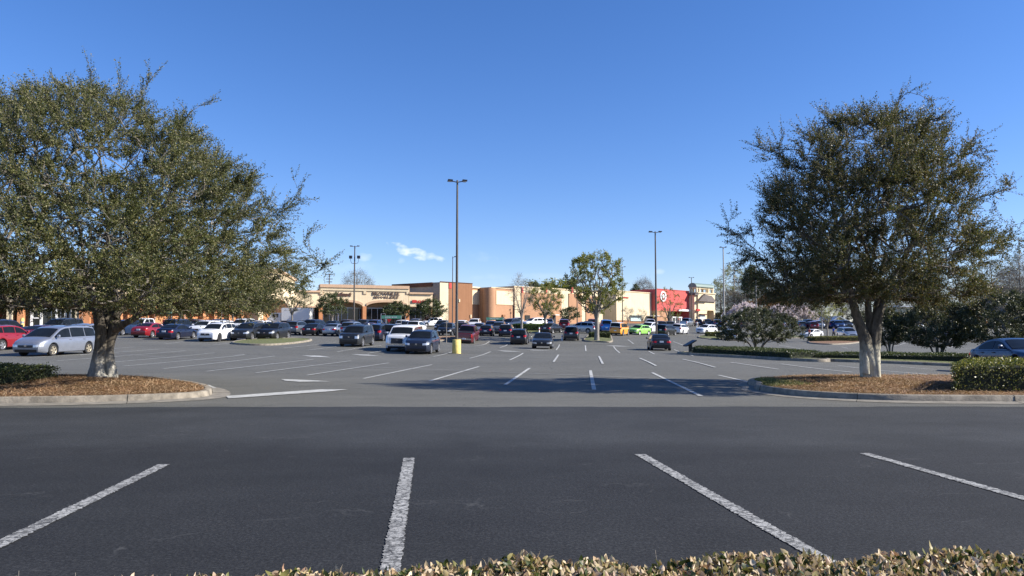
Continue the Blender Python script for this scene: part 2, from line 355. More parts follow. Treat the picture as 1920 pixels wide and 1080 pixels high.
def glassm(name, c, r=.03):
    m, nt, bs = mat(name); f = noise(nt, 2, 3); nt.links.new(ramp(nt, f, [(.3, c), (.7, tuple(x * 1.6 for x in c))]), bs.inputs['Base Color'])
    bs.inputs['Roughness'].default_value = r; bs.inputs['IOR'].default_value = 1.35; bs.inputs['Specular IOR Level'].default_value = .22; return m
m_carglass = glassm('car_glass', (.008, .010, .012))
m_black = simple('black_trim', (.015, .015, .017), .5); m_headlight = simple('headlight_lens', (.62, .64, .66), .08, metal=.35)
m_tail = simple('taillight_lens', (.36, .012, .012), .15); m_plate = simple('licence_plate', (.66, .68, .7), .5, var=.15, scale=30); m_chrome = simple('chrome', (.6, .6, .62), .12, metal=.9)
m_blue = simple('sign_blue', (.02, .12, .45), .5); m_signgreen = simple('sign_green', (.10, .30, .19), .5); m_galv = simple('galvanised', (.4, .4, .4), .4, metal=.6)
m_wood = simple('utility_wood', (.12, .09, .07), .9)

# ------------------------------------------------------------------ mesh builder
class MB:
    def __init__(s): s.v = []; s.f = []
    def add(s, vs, fs):
        o = len(s.v); s.v += [tuple(map(float, p)) for p in vs]; s.f += [tuple(i + o for i in f) for f in fs]; return s
    def box(s, a, b, T=None):
        x0, y0, z0 = a; x1, y1, z1 = b
        vs = [(x0, y0, z0), (x1, y0, z0), (x1, y1, z0), (x0, y1, z0), (x0, y0, z1), (x1, y0, z1), (x1, y1, z1), (x0, y1, z1)]
        if T: vs = [T(*p) for p in vs]
        return s.add(vs, [(0, 3, 2, 1), (4, 5, 6, 7), (0, 1, 5, 4), (1, 2, 6, 5), (2, 3, 7, 6), (3, 0, 4, 7)])
    def prism(s, poly, lo, hi, T):      # poly in (a,b), extruded along c;  T(a,b,c)
        n = len(poly)
        s.add([T(a, b, lo) for a, b in poly] + [T(a, b, hi) for a, b in poly],
              [tuple(range(n))[::-1], tuple(range(n, 2 * n))] + [(i, (i + 1) % n, n + (i + 1) % n, n + i) for i in range(n)])
        return s
    def tube(s, ptsr, n=8, cap=True, wob=0, seed=0):
        P = [np.array(p[:3], float) for p in ptsr]; rr = [p[3] for p in ptsr]; rng = random.Random(seed)
        ph = [rng.uniform(0, 6.28) for _ in range(4)]
        o = len(s.v); up = np.array([.13, .21, .97])
        if abs((P[-1] - P[0])[2]) > .7 * np.linalg.norm(P[-1] - P[0]): up = np.array([.1, .97, .05])
        for i, p in enumerate(P):
            t = P[min(i + 1, len(P) - 1)] - P[max(i - 1, 0)]; t = t / (np.linalg.norm(t) + 1e-9)
            a = np.cross(t, up); a /= np.linalg.norm(a) + 1e-9; b = np.cross(t, a)
            for k in range(n):
                an = 2 * math.pi * k / n; r = rr[i]
                if wob: r *= 1 + wob * (math.sin(3 * an + ph[0] + i * .25) + .7 * math.sin(5 * an + ph[1] - i * .18) + .5 * math.sin(8 * an + ph[2] + i * .3)) 
                q = p + (a * math.cos(an) + b * math.sin(an)) * r; s.v.append(tuple(q))
        for i in range(len(P) - 1):
            for k in range(n):
                a0, a1 = o + i * n + k, o + i * n + (k + 1) % n
                s.f.append((a0, a1, a1 + n, a0 + n))
        if cap: s.f.append(tuple(o + k for k in range(n))[::-1]); s.f.append(tuple(o + (len(P) - 1) * n + k for k in range(n)))
        return s
    def lathe(s, prof, n=16, T=lambda x, y, z: (x, y, z)):   # prof (r, h) about axis c
        o = len(s.v)
        for r, h in prof:
            for k in range(n):
                a = 2 * math.pi * k / n; s.v.append(tuple(T(r * math.cos(a), r * math.sin(a), h)))
        for i in range(len(prof) - 1):
            for k in range(n): s.f.append((o + i * n + k, o + i * n + (k + 1) % n, o + (i + 1) * n + (k + 1) % n, o + (i + 1) * n + k))
        s.f.append(tuple(o + k for k in range(n))[::-1]); s.f.append(tuple(o + (len(prof) - 1) * n + k for k in range(n)))
        return s
    def mesh(s, name, m, smooth=None):
        me = bpy.data.meshes.new(name); me.from_pydata(s.v, [], s.f); me.update()
        if m: me.materials.append(m)
        if smooth:
            me.polygons.foreach_set('use_smooth', [True] * len(me.polygons)); me.set_sharp_from_angle(angle=R(smooth))
        return me
    def build(s, name, m, parent=None, smooth=None):
        return obj(name, s.mesh(name, m, smooth), parent)
def obj(name, me, parent=None, loc=None, rz=None):
    o = bpy.data.objects.new(name, me); C.objects.link(o)
    if parent: o.parent = parent
    if loc is not None: o.location = tuple(loc)
    if rz is not None: o.rotation_euler = (0, 0, rz)
    return o
def tag(o, label=None, cat=None, group=None, kind=None):
    if label: o['label'] = label
    if cat: o['category'] = cat
    if group: o['group'] = group
    if kind: o['kind'] = kind
    return o
def thing(name, label, cat, loc=(0, 0, 0), rz=0, group=None):
    o = obj(name, None, None, loc, rz); o.empty_display_size = .3
    return tag(o, label, cat, group)
def npmesh(name, V, F, m, smooth=False):
    """V (n,3) array; F (k,4 or 3) array"""
    me = bpy.data.meshes.new(name); k = F.shape[1]
    me.vertices.add(len(V)); me.vertices.foreach_set('co', V.astype(np.float32).ravel())
    me.loops.add(F.size); me.loops.foreach_set('vertex_index', F.astype(np.int32).ravel())
    me.polygons.add(len(F)); me.polygons.foreach_set('loop_start', np.arange(0, F.size, k, dtype=np.int32))
    me.polygons.foreach_set('loop_total', np.full(len(F), k, dtype=np.int32))
    if smooth: me.polygons.foreach_set('use_smooth', np.ones(len(F), dtype=bool))
    me.update(calc_edges=True); me.materials.append(m); return me

# ------------------------------------------------------------------ the ground
xs = np.concatenate([[-2500, -1200, -600, -300, -180], np.arange(-120, 141, 2.0), [180, 300, 600, 1200, 2500]])
ys = np.concatenate([[-1500, -500, -150, -40], np.arange(-10, 286, 2.0), [320, 500, 900, 1600, 3500]])
GX, GY = np.meshgrid(xs, ys); GZ = ground(GX, GY)
V = np.stack([GX.ravel(), GY.ravel(), GZ.ravel()], 1); nx = len(xs)
ii, jj = np.meshgrid(np.arange(len(ys) - 1), np.arange(nx - 1), indexing='ij'); b0 = (ii * nx + jj).ravel()
F = np.stack([b0, b0 + 1, b0 + 1 + nx, b0 + nx], 1)
tag(obj('parking_lot_ground', npmesh('parking_lot_ground', V, F, m_lot, True)), kind='structure')
mb = MB()
edge = [(-60, 14.25), (-30, 14.25), (-14, 14.3), (-8, 14.6), (-5, 14.72), (0, 14.7), (4, 14.72), (8, 14.75), (12, 14.75), (30, 14.7), (60, 14.7)]
fe = []
for (xa, ya), (xb, yb) in zip(edge[:-1], edge[1:]):
    k_ = max(1, int((xb - xa) / .12)) if abs(xa) < 31 else 1
    for j_ in range(k_):
        x_ = xa + (xb - xa) * j_ / k_; fe.append((x_, ya + (yb - ya) * j_ / k_ + .035 * math.sin(x_ * 1.7) + .02 * math.sin(x_ * 4.3 + 1) + random.gauss(0, .012)))
edge = fe + [edge[-1]]; n = len(edge)
mb.add([(x, y, .004) for x, y in edge] + [(x, -6, .004) for x, y in edge], [(n + i, n + i + 1, i + 1, i) for i in range(n - 1)])
tag(mb.build('drive_lane', m_lane), kind='structure')

def strip(name, pts, width, m, lift=.010):
    """painted line along pixel/world points lying on the ground"""
    P = [np.array(p, float) for p in pts]; L = [P[0]]; fine = max(p[1] for p in P) < 12
    for a, b in zip(P[:-1], P[1:]):
        k = max(1, int(np.linalg.norm(b - a) / (.02 if fine else .8)))
        for i in range(1, k + 1): L.append(a + (b - a) * i / k)
    mb = MB(); vs = []
    for i, p in enumerate(L):
        t = L[min(i + 1, len(L) - 1)] - L[max(i - 1, 0)]; t /= np.linalg.norm(t) + 1e-9; nrm = np.array([-t[1], t[0]])
        for s in (-1, 1):
            q = p + nrm * s * (width / 2 + (random.gauss(0, .006) if fine else 0)); vs.append((q[0], q[1], gz(q[0], q[1]) + lift))
    mb.add(vs, [(2 * i, 2 * i + 1, 2 * i + 3, 2 * i + 2) for i in range(len(L) - 1)])
    return tag(mb.build(name, m), kind='structure')
def pl(x1, y1, x2, y2, width=.11, m=None, lift=None):
    a, b = gpt(x1, y1)[:2], gpt(x2, y2)[:2]
    d = (a[1] + b[1]) / 2
    return strip('parking_line', [a, b], width, m or m_line_old, lift if lift else (.010 if d < 30 else .02))
for q in [(767, 860, 728, 1090), (1200, 853, 1610, 1089), (308, 872, -150, 1095), (1620, 851, 2150, 1001), (-80, 871, -420, 960)]:
    pl(*q, width=.125, m=m_line)
for q in [(575, 704.6, 729, 681), (682, 710, 810, 684), (805, 715, 898, 687.5), (947, 722, 993, 690.5), (1114, 731.5, 1107, 695), (1314, 743, 1223, 699),
          (1412, 718.5, 1347, 703.6), (480, 700, 658, 677), (387, 697, 588, 674), (306, 692, 515, 668), (232, 687, 458, 666), (170, 683, 402, 662), (107, 677, 348, 658),
          (150, 666, 298, 655), (170, 657, 252, 651), (55, 671, 172, 664), (880.6, 672.3, 920, 659.6), (955.5, 675.7, 981, 662.5), (1038, 679, 1047, 665.5),
          (1130, 682.6, 1123, 668.4), (1230, 686.5, 1199, 671.8), (1341, 689.4, 1280, 674), (1460, 693, 1370, 680), (1597, 698.6, 1464, 683), (1751, 703.6, 1572, 685.5),
          (1783, 696, 1689, 688), (812, 669, 848, 660), (889.4, 649, 918, 640), (937.5, 652, 951.6, 646), (1043, 656.5, 1049, 646), (1098.5, 658.5, 1097.5, 648),
          (1162, 662, 1150.6, 650), (1188, 645, 1177, 637), (1227, 664.4, 1216, 658.7), (1287, 650, 1262.5, 640.6), (1279, 661, 1264, 655.6), (1300, 667.7, 1292.5, 665.6),
          (531, 653, 629, 643), (578.5, 656.6, 630.5, 650.3), (632, 660, 667, 654), (668, 654, 715.5, 648), (689, 663, 722, 657.4), (440, 667, 459, 665),
          (310, 645, 345, 641), (400, 647, 440, 643), (1501, 654.6, 1460, 647), (1590, 653.5, 1577.5, 650.6), (1676, 649, 1699, 643), (1775, 653, 1802, 646)]:
    pl(*q)
strip('parking_line', [gpt(*p)[:2] for p in [(215, 663), (480, 681), (780, 692), (1074, 704), (1392, 717), (1440, 719)]], .09, m_line_faint, .016)
strip('parking_line', [gpt(*p)[:2] for p in [(820, 661), (997, 670.6), (1100, 674), (1240, 677.5), (1500, 685), (1600, 690)]], .08, m_line_faint, .016)
strip('parking_line', [gpt(1188.7, 646)[:2], gpt(1210, 646.5)[:2]], .1, m_line_old, .026)
def pixpoly(name, poly, lift=.014, m=None):
    mb = MB(); ps = [gpt(*p)[:2] for p in poly]; mb.add([(p[0], p[1], gz(*p) + lift) for p in ps], [tuple(range(len(ps)))])
    return tag(mb.build(name, m or m_line_old), kind='structure')
pixpoly('painted_arrow', [(311, 721), (330, 720.5), (392, 722.5), (406, 728), (350, 727), (338, 724.5)])
pixpoly('painted_arrow', [(527, 711.5), (575, 713), (621, 716), (560, 716.5), (534, 714.5)])
pixpoly('painted_arrow', [(565, 667), (600, 667.5), (621, 670.5), (585, 669.5)], .02)
pixpoly('painted_arrow', [(658, 664.5), (690, 665.5), (713, 668), (676, 666.8)], .02)
pixpoly('painted_arrow', [(932, 657.5), (960, 658.5), (977, 660), (945, 659.3)], .02)
pixpoly('painted_arrow', [(985, 656), (1010, 656.8), (1030, 658), (1000, 657.3)], .02)
pixpoly('painted_arrow', [(1136, 648), (1160, 648.5), (1182, 650), (1150, 649.5)], .02)
pixpoly('stop_bar', [(424, 743.5), (600, 731), (652, 731), (620, 734.5), (428, 748)])

# ------------------------------------------------------------------ islands
def smooth_loop(P, k=6):
    P = [np.array(p, float) for p in P]; n = len(P); o = []
    for i in range(n):
        a, b, c, d = P[i - 1], P[i], P[(i + 1) % n], P[(i + 2) % n]
        for j in range(k):
            t = j / k; o.append(.5 * (2 * b + (c - a) * t + (2 * a - 5 * b + 4 * c - d) * t * t + (3 * b - a - 3 * c + d) * t ** 3))
    return o
def island(label, outline, m_fill, mound=.1, h=.15, gutter=0, center=None, k=6, cw=.16):
    t = tag(obj('planting_island', None), kind='structure')
    L = smooth_loop(outline, k); n = len(L); A = np.array(L)
    area = .5 * sum(A[i][0] * A[(i + 1) % n][1] - A[(i + 1) % n][0] * A[i][1] for i in range(n))
    if area < 0: A = A[::-1]
    T = np.roll(A, -1, 0) - np.roll(A, 1, 0); T /= np.linalg.norm(T, axis=1)[:, None] + 1e-9; Nn = np.stack([T[:, 1], -T[:, 0]], 1)
    def ring(off, z): 
        Q = A + Nn * off; return [(q[0], q[1], gz(q[0], q[1]) + z) for q in Q]
    prof = [(-cw - .03, h - .06), (-cw, h), (-.03, h), (-.005, h - .02), (.02, -.03)]
    vs = [];  [vs.extend(ring(o_, z)) for o_, z in prof]
    mb = MB(); mb.add(vs, [(r * n + i, (r + 1) * n + i, (r + 1) * n + (i + 1) % n, r * n + (i + 1) % n) for r in range(len(prof) - 1) for i in range(n)])
    mb.build('curb', m_conc, t, 50)
    if gutter:
        vs = ring(.02, .028) + ring(gutter, .008)
        mb = MB(); mb.add(vs, [(i, n + i, n + (i + 1) % n, (i + 1) % n) for i in range(n)]); mb.build('gutter', m_gutter, t)
        mj = MB(); acc = 1.2
        for i in range(n):
            acc += np.linalg.norm(A[i] - A[i - 1])
            k_ = int(acc / 2.9)
            if acc > 2.9:
                for q_ in range(k_):
                    p_ = A[i - 1] + (A[i] - A[i - 1]) * (q_ + .5) / k_; tt, nn2 = T[i], Nn[i]
                    pf = [(-cw - .02, h - .05), (-cw, h + .002), (-.02, h + .002), (.003, h - .02), (.024, .03), (gutter, .012), (gutter, -.02), (-cw, -.02)]
                    mj.prism(pf, -.006, .006, lambda a, b, c, p_=p_, tt=tt, nn2=nn2: (p_[0] + nn2[0] * a + tt[0] * c, p_[1] + nn2[1] * a + tt[1] * c, gz(p_[0], p_[1]) + b))
                acc -= 2.9 * k_
        mj.build('joint', m_black_joint, t)
    c = np.array(center if center else A.mean(0)); vs = []; rings = 9; rs = np.random.default_rng(3)
    B = A - Nn * (cw + .01)
    for r in range(rings):
        s = 1 - r / rings
        Q = c + (B - c) * s
        for q in Q:
            zz = h - .03 + mound * (1 - s ** 1.6) + (rs.normal(0, .012) if r else 0) * min(1, mound * 10)
            vs.append((q[0], q[1], gz(q[0], q[1]) + zz))
    fs = [(r * n + i, r * n + (i + 1) % n, (r + 1) * n + (i + 1) % n, (r + 1) * n + i) for r in range(rings - 1) for i in range(n)]
    vs.append((c[0], c[1], gz(*c) + h - .03 + mound)); fs += [((rings - 1) * n + i, (rings - 1) * n + (i + 1) % n, len(vs) - 1) for i in range(n)]
    mb = MB(); mb.add(vs, fs); mb.build('bed', m_fill, t, 60)
    return A, c, B
def scatter_needles(name, A, c, mound, h, count, m, ln=.16, wd=.008, up=.25, seed=1, filt=None):
    rs = np.random.default_rng(seed); n = len(A)
    i = rs.integers(0, n, count); s = np.sqrt(rs.uniform(0, 1, count)); a = rs.uniform(0, 1, count)[:, None]
    q = c + ((A[i] * (1 - a) + A[(i + 1) % n] * a) - c) * s[:, None]
    if filt is not None: k = filt(q); q, s = q[k], s[k]
    count = len(q)
    z = ground(q[:, 0], q[:, 1]) + h - .03 + mound * (1 - s ** 1.6) + .012
    an = rs.uniform(0, 6.28, count); tl = rs.normal(0, up, count); D = np.stack([np.cos(an) * np.cos(tl), np.sin(an) * np.cos(tl), np.abs(np.sin(tl))], 1) * (ln * rs.uniform(.5, 1.2, count))[:, None]
    P = np.concatenate([q, z[:, None]], 1); sd_ = np.stack([-np.sin(an), np.cos(an), np.zeros(count)], 1) * wd; U = np.array([0, 0, wd])
    V = np.stack([P - sd_, P + sd_ + U, P + D + sd_ * .4, P + D - sd_ * .4 + U * .5], 1).reshape(-1, 3); F = np.arange(count * 4).reshape(-1, 4)
    return tag(obj(name, npmesh(name, V, F, m)), kind='stuff')
AL = [(-40, 14.95), (-20, 14.95), (-13, 15.05), (-9.5, 15.35), (-7.8, 15.9), (-7.0, 16.6), (-7.1, 17.6), (-7.9, 19.2), (-9.4, 21), (-11.5, 22.8), (-15, 23.4), (-25, 23.4), (-40, 23.4)]
A1, c1, B1 = island('', AL, m_straw, .17, .15, .42, center=(-12, 19.4))
AR = [(6.55, 20.0), (6.2, 18.9), (6.35, 17.6), (6.9, 16.6), (8.0, 15.9), (9.5, 15.65), (12, 15.6), (20, 15.6), (34, 15.6), (34, 23.2), (20, 23.4), (10, 23.4), (7.6, 22.3), (6.7, 21.1)]
A2, c2, B2 = island('', AR, m_straw, .14, .15, .35, center=(10, 20))
tag(scatter_needles('pine_straw', B1, c1, .17, .15, 48000, m_needle, .12, .0045, seed=1), 'brown pine straw mulch covering the left island around the tree', 'mulch')
tag(scatter_needles('pine_straw', B2, c2, .14, .15, 42000, m_needle, .12, .0045, seed=2, filt=lambda q: (q[:, 0] > 7.2) | (q[:, 1] < 18.4)), 'brown pine straw mulch covering the right island under the tree', 'mulch')
tag(scatter_needles('grass_patch', B2, c2, .16, .15, 30000, m_grassblade, .06, .007, 1.1, 5, filt=lambda q: (q[:, 0] < 7.4) & (q[:, 1] > 18.2)), 'thin dry grass at the tip of the right island', 'grass')

# ------------------------------------------------------------------ plants
def segs_mesh(P0, P1, r0, r1, nside=5):
    n = len(P0); t = P1 - P0; t /= np.linalg.norm(t, axis=1)[:, None] + 1e-9
    up = np.where(np.abs(t[:, 2:3]) > .8, [[1., 0, 0]], [[0., 0, 1]]); a = np.cross(t, up); a /= np.linalg.norm(a, axis=1)[:, None] + 1e-9; b = np.cross(t, a)
    an = np.arange(nside) * 2 * np.pi / nside; co, si = np.cos(an), np.sin(an)
    ringd = a[:, None] * co[None, :, None] + b[:, None] * si[None, :, None]
    V = np.concatenate([P0[:, None] + ringd * r0[:, None, None], P1[:, None] + ringd * r1[:, None, None]], 1)
    base = (np.arange(n) * 2 * nside)[:, None]; k = np.arange(nside)[None]
    F = np.stack([base + k, base + (k + 1) % nside, base + nside + (k + 1) % nside, base + nside + k], -1).reshape(-1, 4)
    return V.reshape(-1, 3), F
def unit(v): return v / (np.linalg.norm(v, axis=-1, keepdims=True) + 1e-9)
def leaves_mesh(P, D, ln, wd, rs):
    n = len(P); rnd = unit(rs.normal(size=(n, 3))); side = unit(np.cross(D, rnd)); L = ln * rs.uniform(.6, 1.25, n)[:, None]; Wd = wd * rs.uniform(.7, 1.2, n)[:, None]
    mid = P + D * L * .5; nrm = unit(np.cross(D, side)); mid = mid + nrm * Wd * .25
    V = np.stack([P, mid + side * Wd * .5, P + D * L, mid - side * Wd * .5], 1).reshape(-1, 3)
    return V, np.arange(n * 4).reshape(-1, 4)
def grow(rs, seeds, targets, arch=.12, step=.35, jit=.06, r_tip=.006, r_pow=.5, up_pen=.4):
    """seeds: list of (pts list) polylines (existing wood).  returns node arrays"""
    pos = []; par = []
    for pl_ in seeds:
        prev = -1
        for p in pl_: pos.append(np.array(p, float)); par.append(prev); prev = len(pos) - 1
    pos = list(pos); nseed = len(pos); ends = []
    arr = np.array(pos)
    for t in targets:
        dv = t - arr; dist = np.linalg.norm(dv, axis=1); cost = dist + up_pen * np.maximum(0, arr[:, 2] - t[2])
        i = int(np.argmin(cost)); p0 = arr[i]; L = dist[i]
        if L < .05: continue
        k = max(2, int(math.ceil(L / step))); 
        pd = p0 - arr[par[i]] if par[i] >= 0 else np.array([0, 0, 1.]); pd = pd / (np.linalg.norm(pd) + 1e-9)
        c = p0 + pd * L * .35 + (t - p0) * .25 + np.array([0, 0, arch * L]); new = []; prev = i
        for j in range(1, k + 1):
            s = j / k; q = (1 - s) ** 2 * p0 + 2 * s * (1 - s) * c + s * s * t
            if j < k: q = q + rs.normal(0, jit * L / k, 3)
            new.append(q); par.append(prev); prev = len(arr) + j - 1
        arr = np.concatenate([arr, np.array(new)]); ends.append(prev)
    n = len(arr); cnt = np.zeros(n); par = np.array(par)
    for e in ends: cnt[e] += 1
    for i in range(n - 1, -1, -1):
        if par[i] >= 0: cnt[par[i]] += cnt[i]
    rad = r_tip * np.maximum(cnt, 1) ** r_pow
    return arr, par, cnt, rad, nseed
def foliage(rs, arr, par, cnt, thr, ntw, tl, nl, leaf, droop=0., outward=None, tw_r=.0035, keep_tw=1.0, spread=.9):
    sel = np.where((cnt <= thr) & (par >= 0))[0]; idx = np.repeat(sel, rs.poisson(ntw, len(sel)))
    P = arr[idx] + (arr[par[idx]] - arr[idx]) * rs.uniform(0, 1, (len(idx), 1)); d0 = unit(arr[idx] - arr[par[idx]])
    D = unit(d0 * .8 + rs.normal(0, spread * .6, (len(idx), 3)) + (outward(P) * .5 if outward else 0) + np.array([0, 0, -droop]))
    L = tl * rs.uniform(.5, 1.3, len(idx))[:, None]
    k = nl; s = (np.arange(k) + .5) / k
    LP = P[:, None] + D[:, None] * L[:, None] * s[None, :, None] + rs.normal(0, .02, (len(idx), k, 3)) * (leaf[0] / .06)
    LD = unit(D[:, None] * .6 + rs.normal(0, .75, (len(idx), k, 3)) + np.array([0, 0, .15]))
    V, F = leaves_mesh(LP.reshape(-1, 3), LD.reshape(-1, 3), leaf[0], leaf[1], rs)
    kt = rs.uniform(size=len(idx)) < keep_tw
    tv, tf = segs_mesh(P[kt], (P + D * L)[kt], np.full(kt.sum(), tw_r), np.full(kt.sum(), tw_r * .4), 3)
    return V, F, tv, tf
def tree_build(name, label, cat, base, rs, trunks, seeds, targets, mats, fol, group=None, arch=.12, step=.35, r_tip=.006, r_pow=.5, nside=5, wob=.0, up_pen=.4, jit=.06, fix=None, tgroup=None):
    """trunks: list of polylines with radius (local). mats=(bark, branch, leaf)"""
    t = thing(name, label, cat, base, 0, group)
    mb = MB()
    for i, tr in enumerate(trunks): mb.tube(tr, 26 if wob else 7, True, wob, i)
    mb.build('trunk', mats[0], t, 60)
    arr, par, cnt, rad, ns = grow(rs, seeds, targets, arch, step, jit, r_tip, r_pow, up_pen)
    k = np.where(par >= ns * 0)[0]
    r0 = np.minimum(rad[par[k]], rad[k] * 1.35); V, F = segs_mesh(arr[par[k]], arr[k], r0, rad[k], nside)
    if fol:
        lv, lf, tv, tf = foliage(rs, arr, par, cnt, **fol)
        F = np.concatenate([F, tf + len(V)]); V = np.concatenate([V, tv])
        obj('foliage', npmesh('foliage', lv, lf, mats[2]), t)
    obj('branches', npmesh('branches', V, F, mats[1], True), t)
    return t

def refine(tr, sub=6):
    o = []
    for a, b in zip(tr[:-1], tr[1:]):
        for j in range(sub): o.append(tuple(np.array(a) + (np.array(b) - np.array(a)) * (j / sub)))
    o.append(tr[-1]); 
    # relax
    Q = np.array(o)
    for _ in range(2): Q[1:-1] = (Q[:-2] + 2 * Q[1:-1] + Q[2:]) / 4
    return [tuple(q) for q in Q]

def dome_targets(rs, n, cx, cy, cz, prof, shell=(.55, 1.0), lump=None, bias=1.0):
    """prof: list of (z, rx) radius by height above; returns targets inside the dome"""
    zs_ = [p[0] for p in prof]; rr = [p[1] for p in prof]; o = []
    while len(o) < n:
        z = zs_[0] + (zs_[-1] - zs_[0]) * rs.uniform() ** bias; r = np.interp(z, zs_, rr)
        if rs.uniform() > (r / max(rr)) ** 1.3 + .12: continue
        a = rs.uniform(0, 2 * np.pi); s = rs.uniform(shell[0] ** 2, shell[1] ** 2) ** .5
        if lump: s *= 1 + lump * (math.sin(a * 3 + z * 1.7) * .5 + math.sin(a * 7 - z * 2.3) * .35 + rs.normal(0, .35))
        o.append((cx + r * s * math.cos(a), cy + r * s * math.sin(a), z))
    return np.array(o)
def clustered(rs, pts_, n, m, rad):
    cc = pts_[rs.permutation(len(pts_))[:m]]; d = np.linalg.norm(pts_[:, None] - cc[None], axis=2).min(1) / rad
    keep = pts_[(d < 1) | (rs.uniform(size=len(pts_)) < .10)]; return keep[:n]
def big_tree(label, base_px, seed, stems, limbs, prof, cen, ntg, mats, leafn, lump=.12, droop=.0, extra=None, ncl=300, crad=.85, cat='tree', ntw=5.2, shell=(.3, 1.02)):
    rs = np.random.default_rng(seed); D0 = 20.0
    b = at(*base_px, D0); base = np.array([b[0], D0, .20])
    W = lambda px, py, dd=0: at(px, py, D0 + dd) - base
    trunks = [refine([(*W(px, py, dd), r) for px, py, dd, r in st]) for st in stems]
    seeds = [[W(px, py, dd) for px, py, dd in lm] for lm in limbs]
    seeds = [[tuple(np.array(l[i]) + (np.array(l[i + 1]) - np.array(l[i])) * s) for i in range(len(l) - 1) for s in (0, .5)] + [l[-1]] for l in seeds]
    c = at(cen[0], 600, D0)[0] - base[0]
    pr = [(1.45 + (625 - py) * D0 / FPX - base[2], rpx * D0 / FPX) for py, rpx in prof]
    inner = dome_targets(rs, 26, c, 0, 0, [(pr[0][0] + .6, pr[0][1] * .9)] + [(z, r) for z, r in pr[1:]], (.3, .6))
    outer = clustered(rs, dome_targets(rs, ntg * 4, c, 0, 0, pr, shell, lump, 1.35), ntg, ncl, crad)
    outer = outer[np.argsort(np.linalg.norm(outer - np.array([c, 0, pr[0][0]]), axis=1))]
    if extra: outer = np.concatenate([outer, np.array([W(*e) for e in extra])])
    tg = np.concatenate([inner[np.argsort(inner[:, 2])], outer]); cc = np.array([c, 0, pr[0][0] + .5])
    t = tree_build('oak_tree', label, cat, base, rs, trunks, seeds, tg, mats,
                   dict(thr=4, ntw=ntw, tl=.55, nl=leafn, leaf=(.050, .027), droop=droop, spread=.55, outward=lambda P: unit(P - cc), keep_tw=.8, tw_r=.004), wob=.085, r_tip=.0048, r_pow=.43, arch=.08, jit=.12)
    return t
# left tree: radius measured from its axis at px 150
big_tree('broad evergreen oak with twin dark trunks on the left island', (194, 712), 11,
         [[(184, 716, -.1, .30), (183, 700, -.05, .22), (185, 680, 0, .20), (188, 655, 0, .165), (191, 628, 0, .15), (188, 600, 0, .135), (180, 575, 0, .125), (168, 550, 0, .11), (162, 525, 0, .10), (158, 500, .2, .06)],
          [(208, 716, .05, .19), (209, 700, .08, .155), (205, 680, .1, .125), (203, 655, .1, .12), (209, 630, .1, .135), (216, 608, .1, .14), (214, 585, .15, .12), (209, 560, .2, .10), (206, 530, .3, .09), (200, 500, .4, .05)],
          [(197, 716, .3, .15), (196, 680, .3, .10), (198, 640, .35, .08), (200, 600, .5, .10), (197, 560, .6, .08), (190, 510, .8, .05)],
          [(217, 618, 0, .10), (232, 608, -.1, .085), (250, 599, -.2, .075), (262, 590, -.3, .07), (285, 586, -.4, .06), (305, 578, -.5, .05), (330, 567, -.6, .04)],
          [(216, 595, 0, .10), (226, 578, .1, .09), (240, 560, .2, .07), (255, 535, .3, .05)],
          [(250, 599, -.2, .06), (258, 580, -.2, .05), (266, 560, -.3, .035)]],
         [[(162, 525, 0), (140, 480, .5), (100, 430, .8), (50, 390, 1)], [(158, 500, .2), (150, 430, -.6), (120, 350, -1.5)], [(206, 530, .3), (230, 460, 1.5), (290, 400, 2.6)],
          [(200, 500, .4), (200, 420, .3), (190, 320, 0), (180, 230, 0)], [(255, 535, .3), (320, 490, -.6), (400, 450, -1.2), (470, 430, -1.5)], [(330, 567, -.6), (390, 550, -1), (450, 540, -1.2)],
          [(190, 510, .8), (170, 470, 2), (130, 420, 3.2)], [(255, 535, .3), (290, 440, -1.5), (320, 360, -2.4)], [(240, 560, .2), (310, 520, 1.2), (390, 480, 2)]],
         [(576, 330), (556, 368), (520, 375), (470, 372), (420, 362), (375, 342), (320, 300), (270, 250), (235, 190), (198, 130), (178, 50)], (145,), 4200,
         (m_bark, m_branch, m_leaf_oak), 28, extra=[(612, 493, 0), (606, 497, .1), (585, 480, 0), (575, 440, 0), (560, 375, .2), (548, 330, 0), (163, 112, 0), (225, 150, .3), (290, 140, 0), (395, 195, 0), (565, 530, .2), (570, 520, -.3), (300, 580, 1), (340, 582, -1.2), (430, 585, .2), (480, 588, 0), (455, 586, .5)], ntw=4.4)
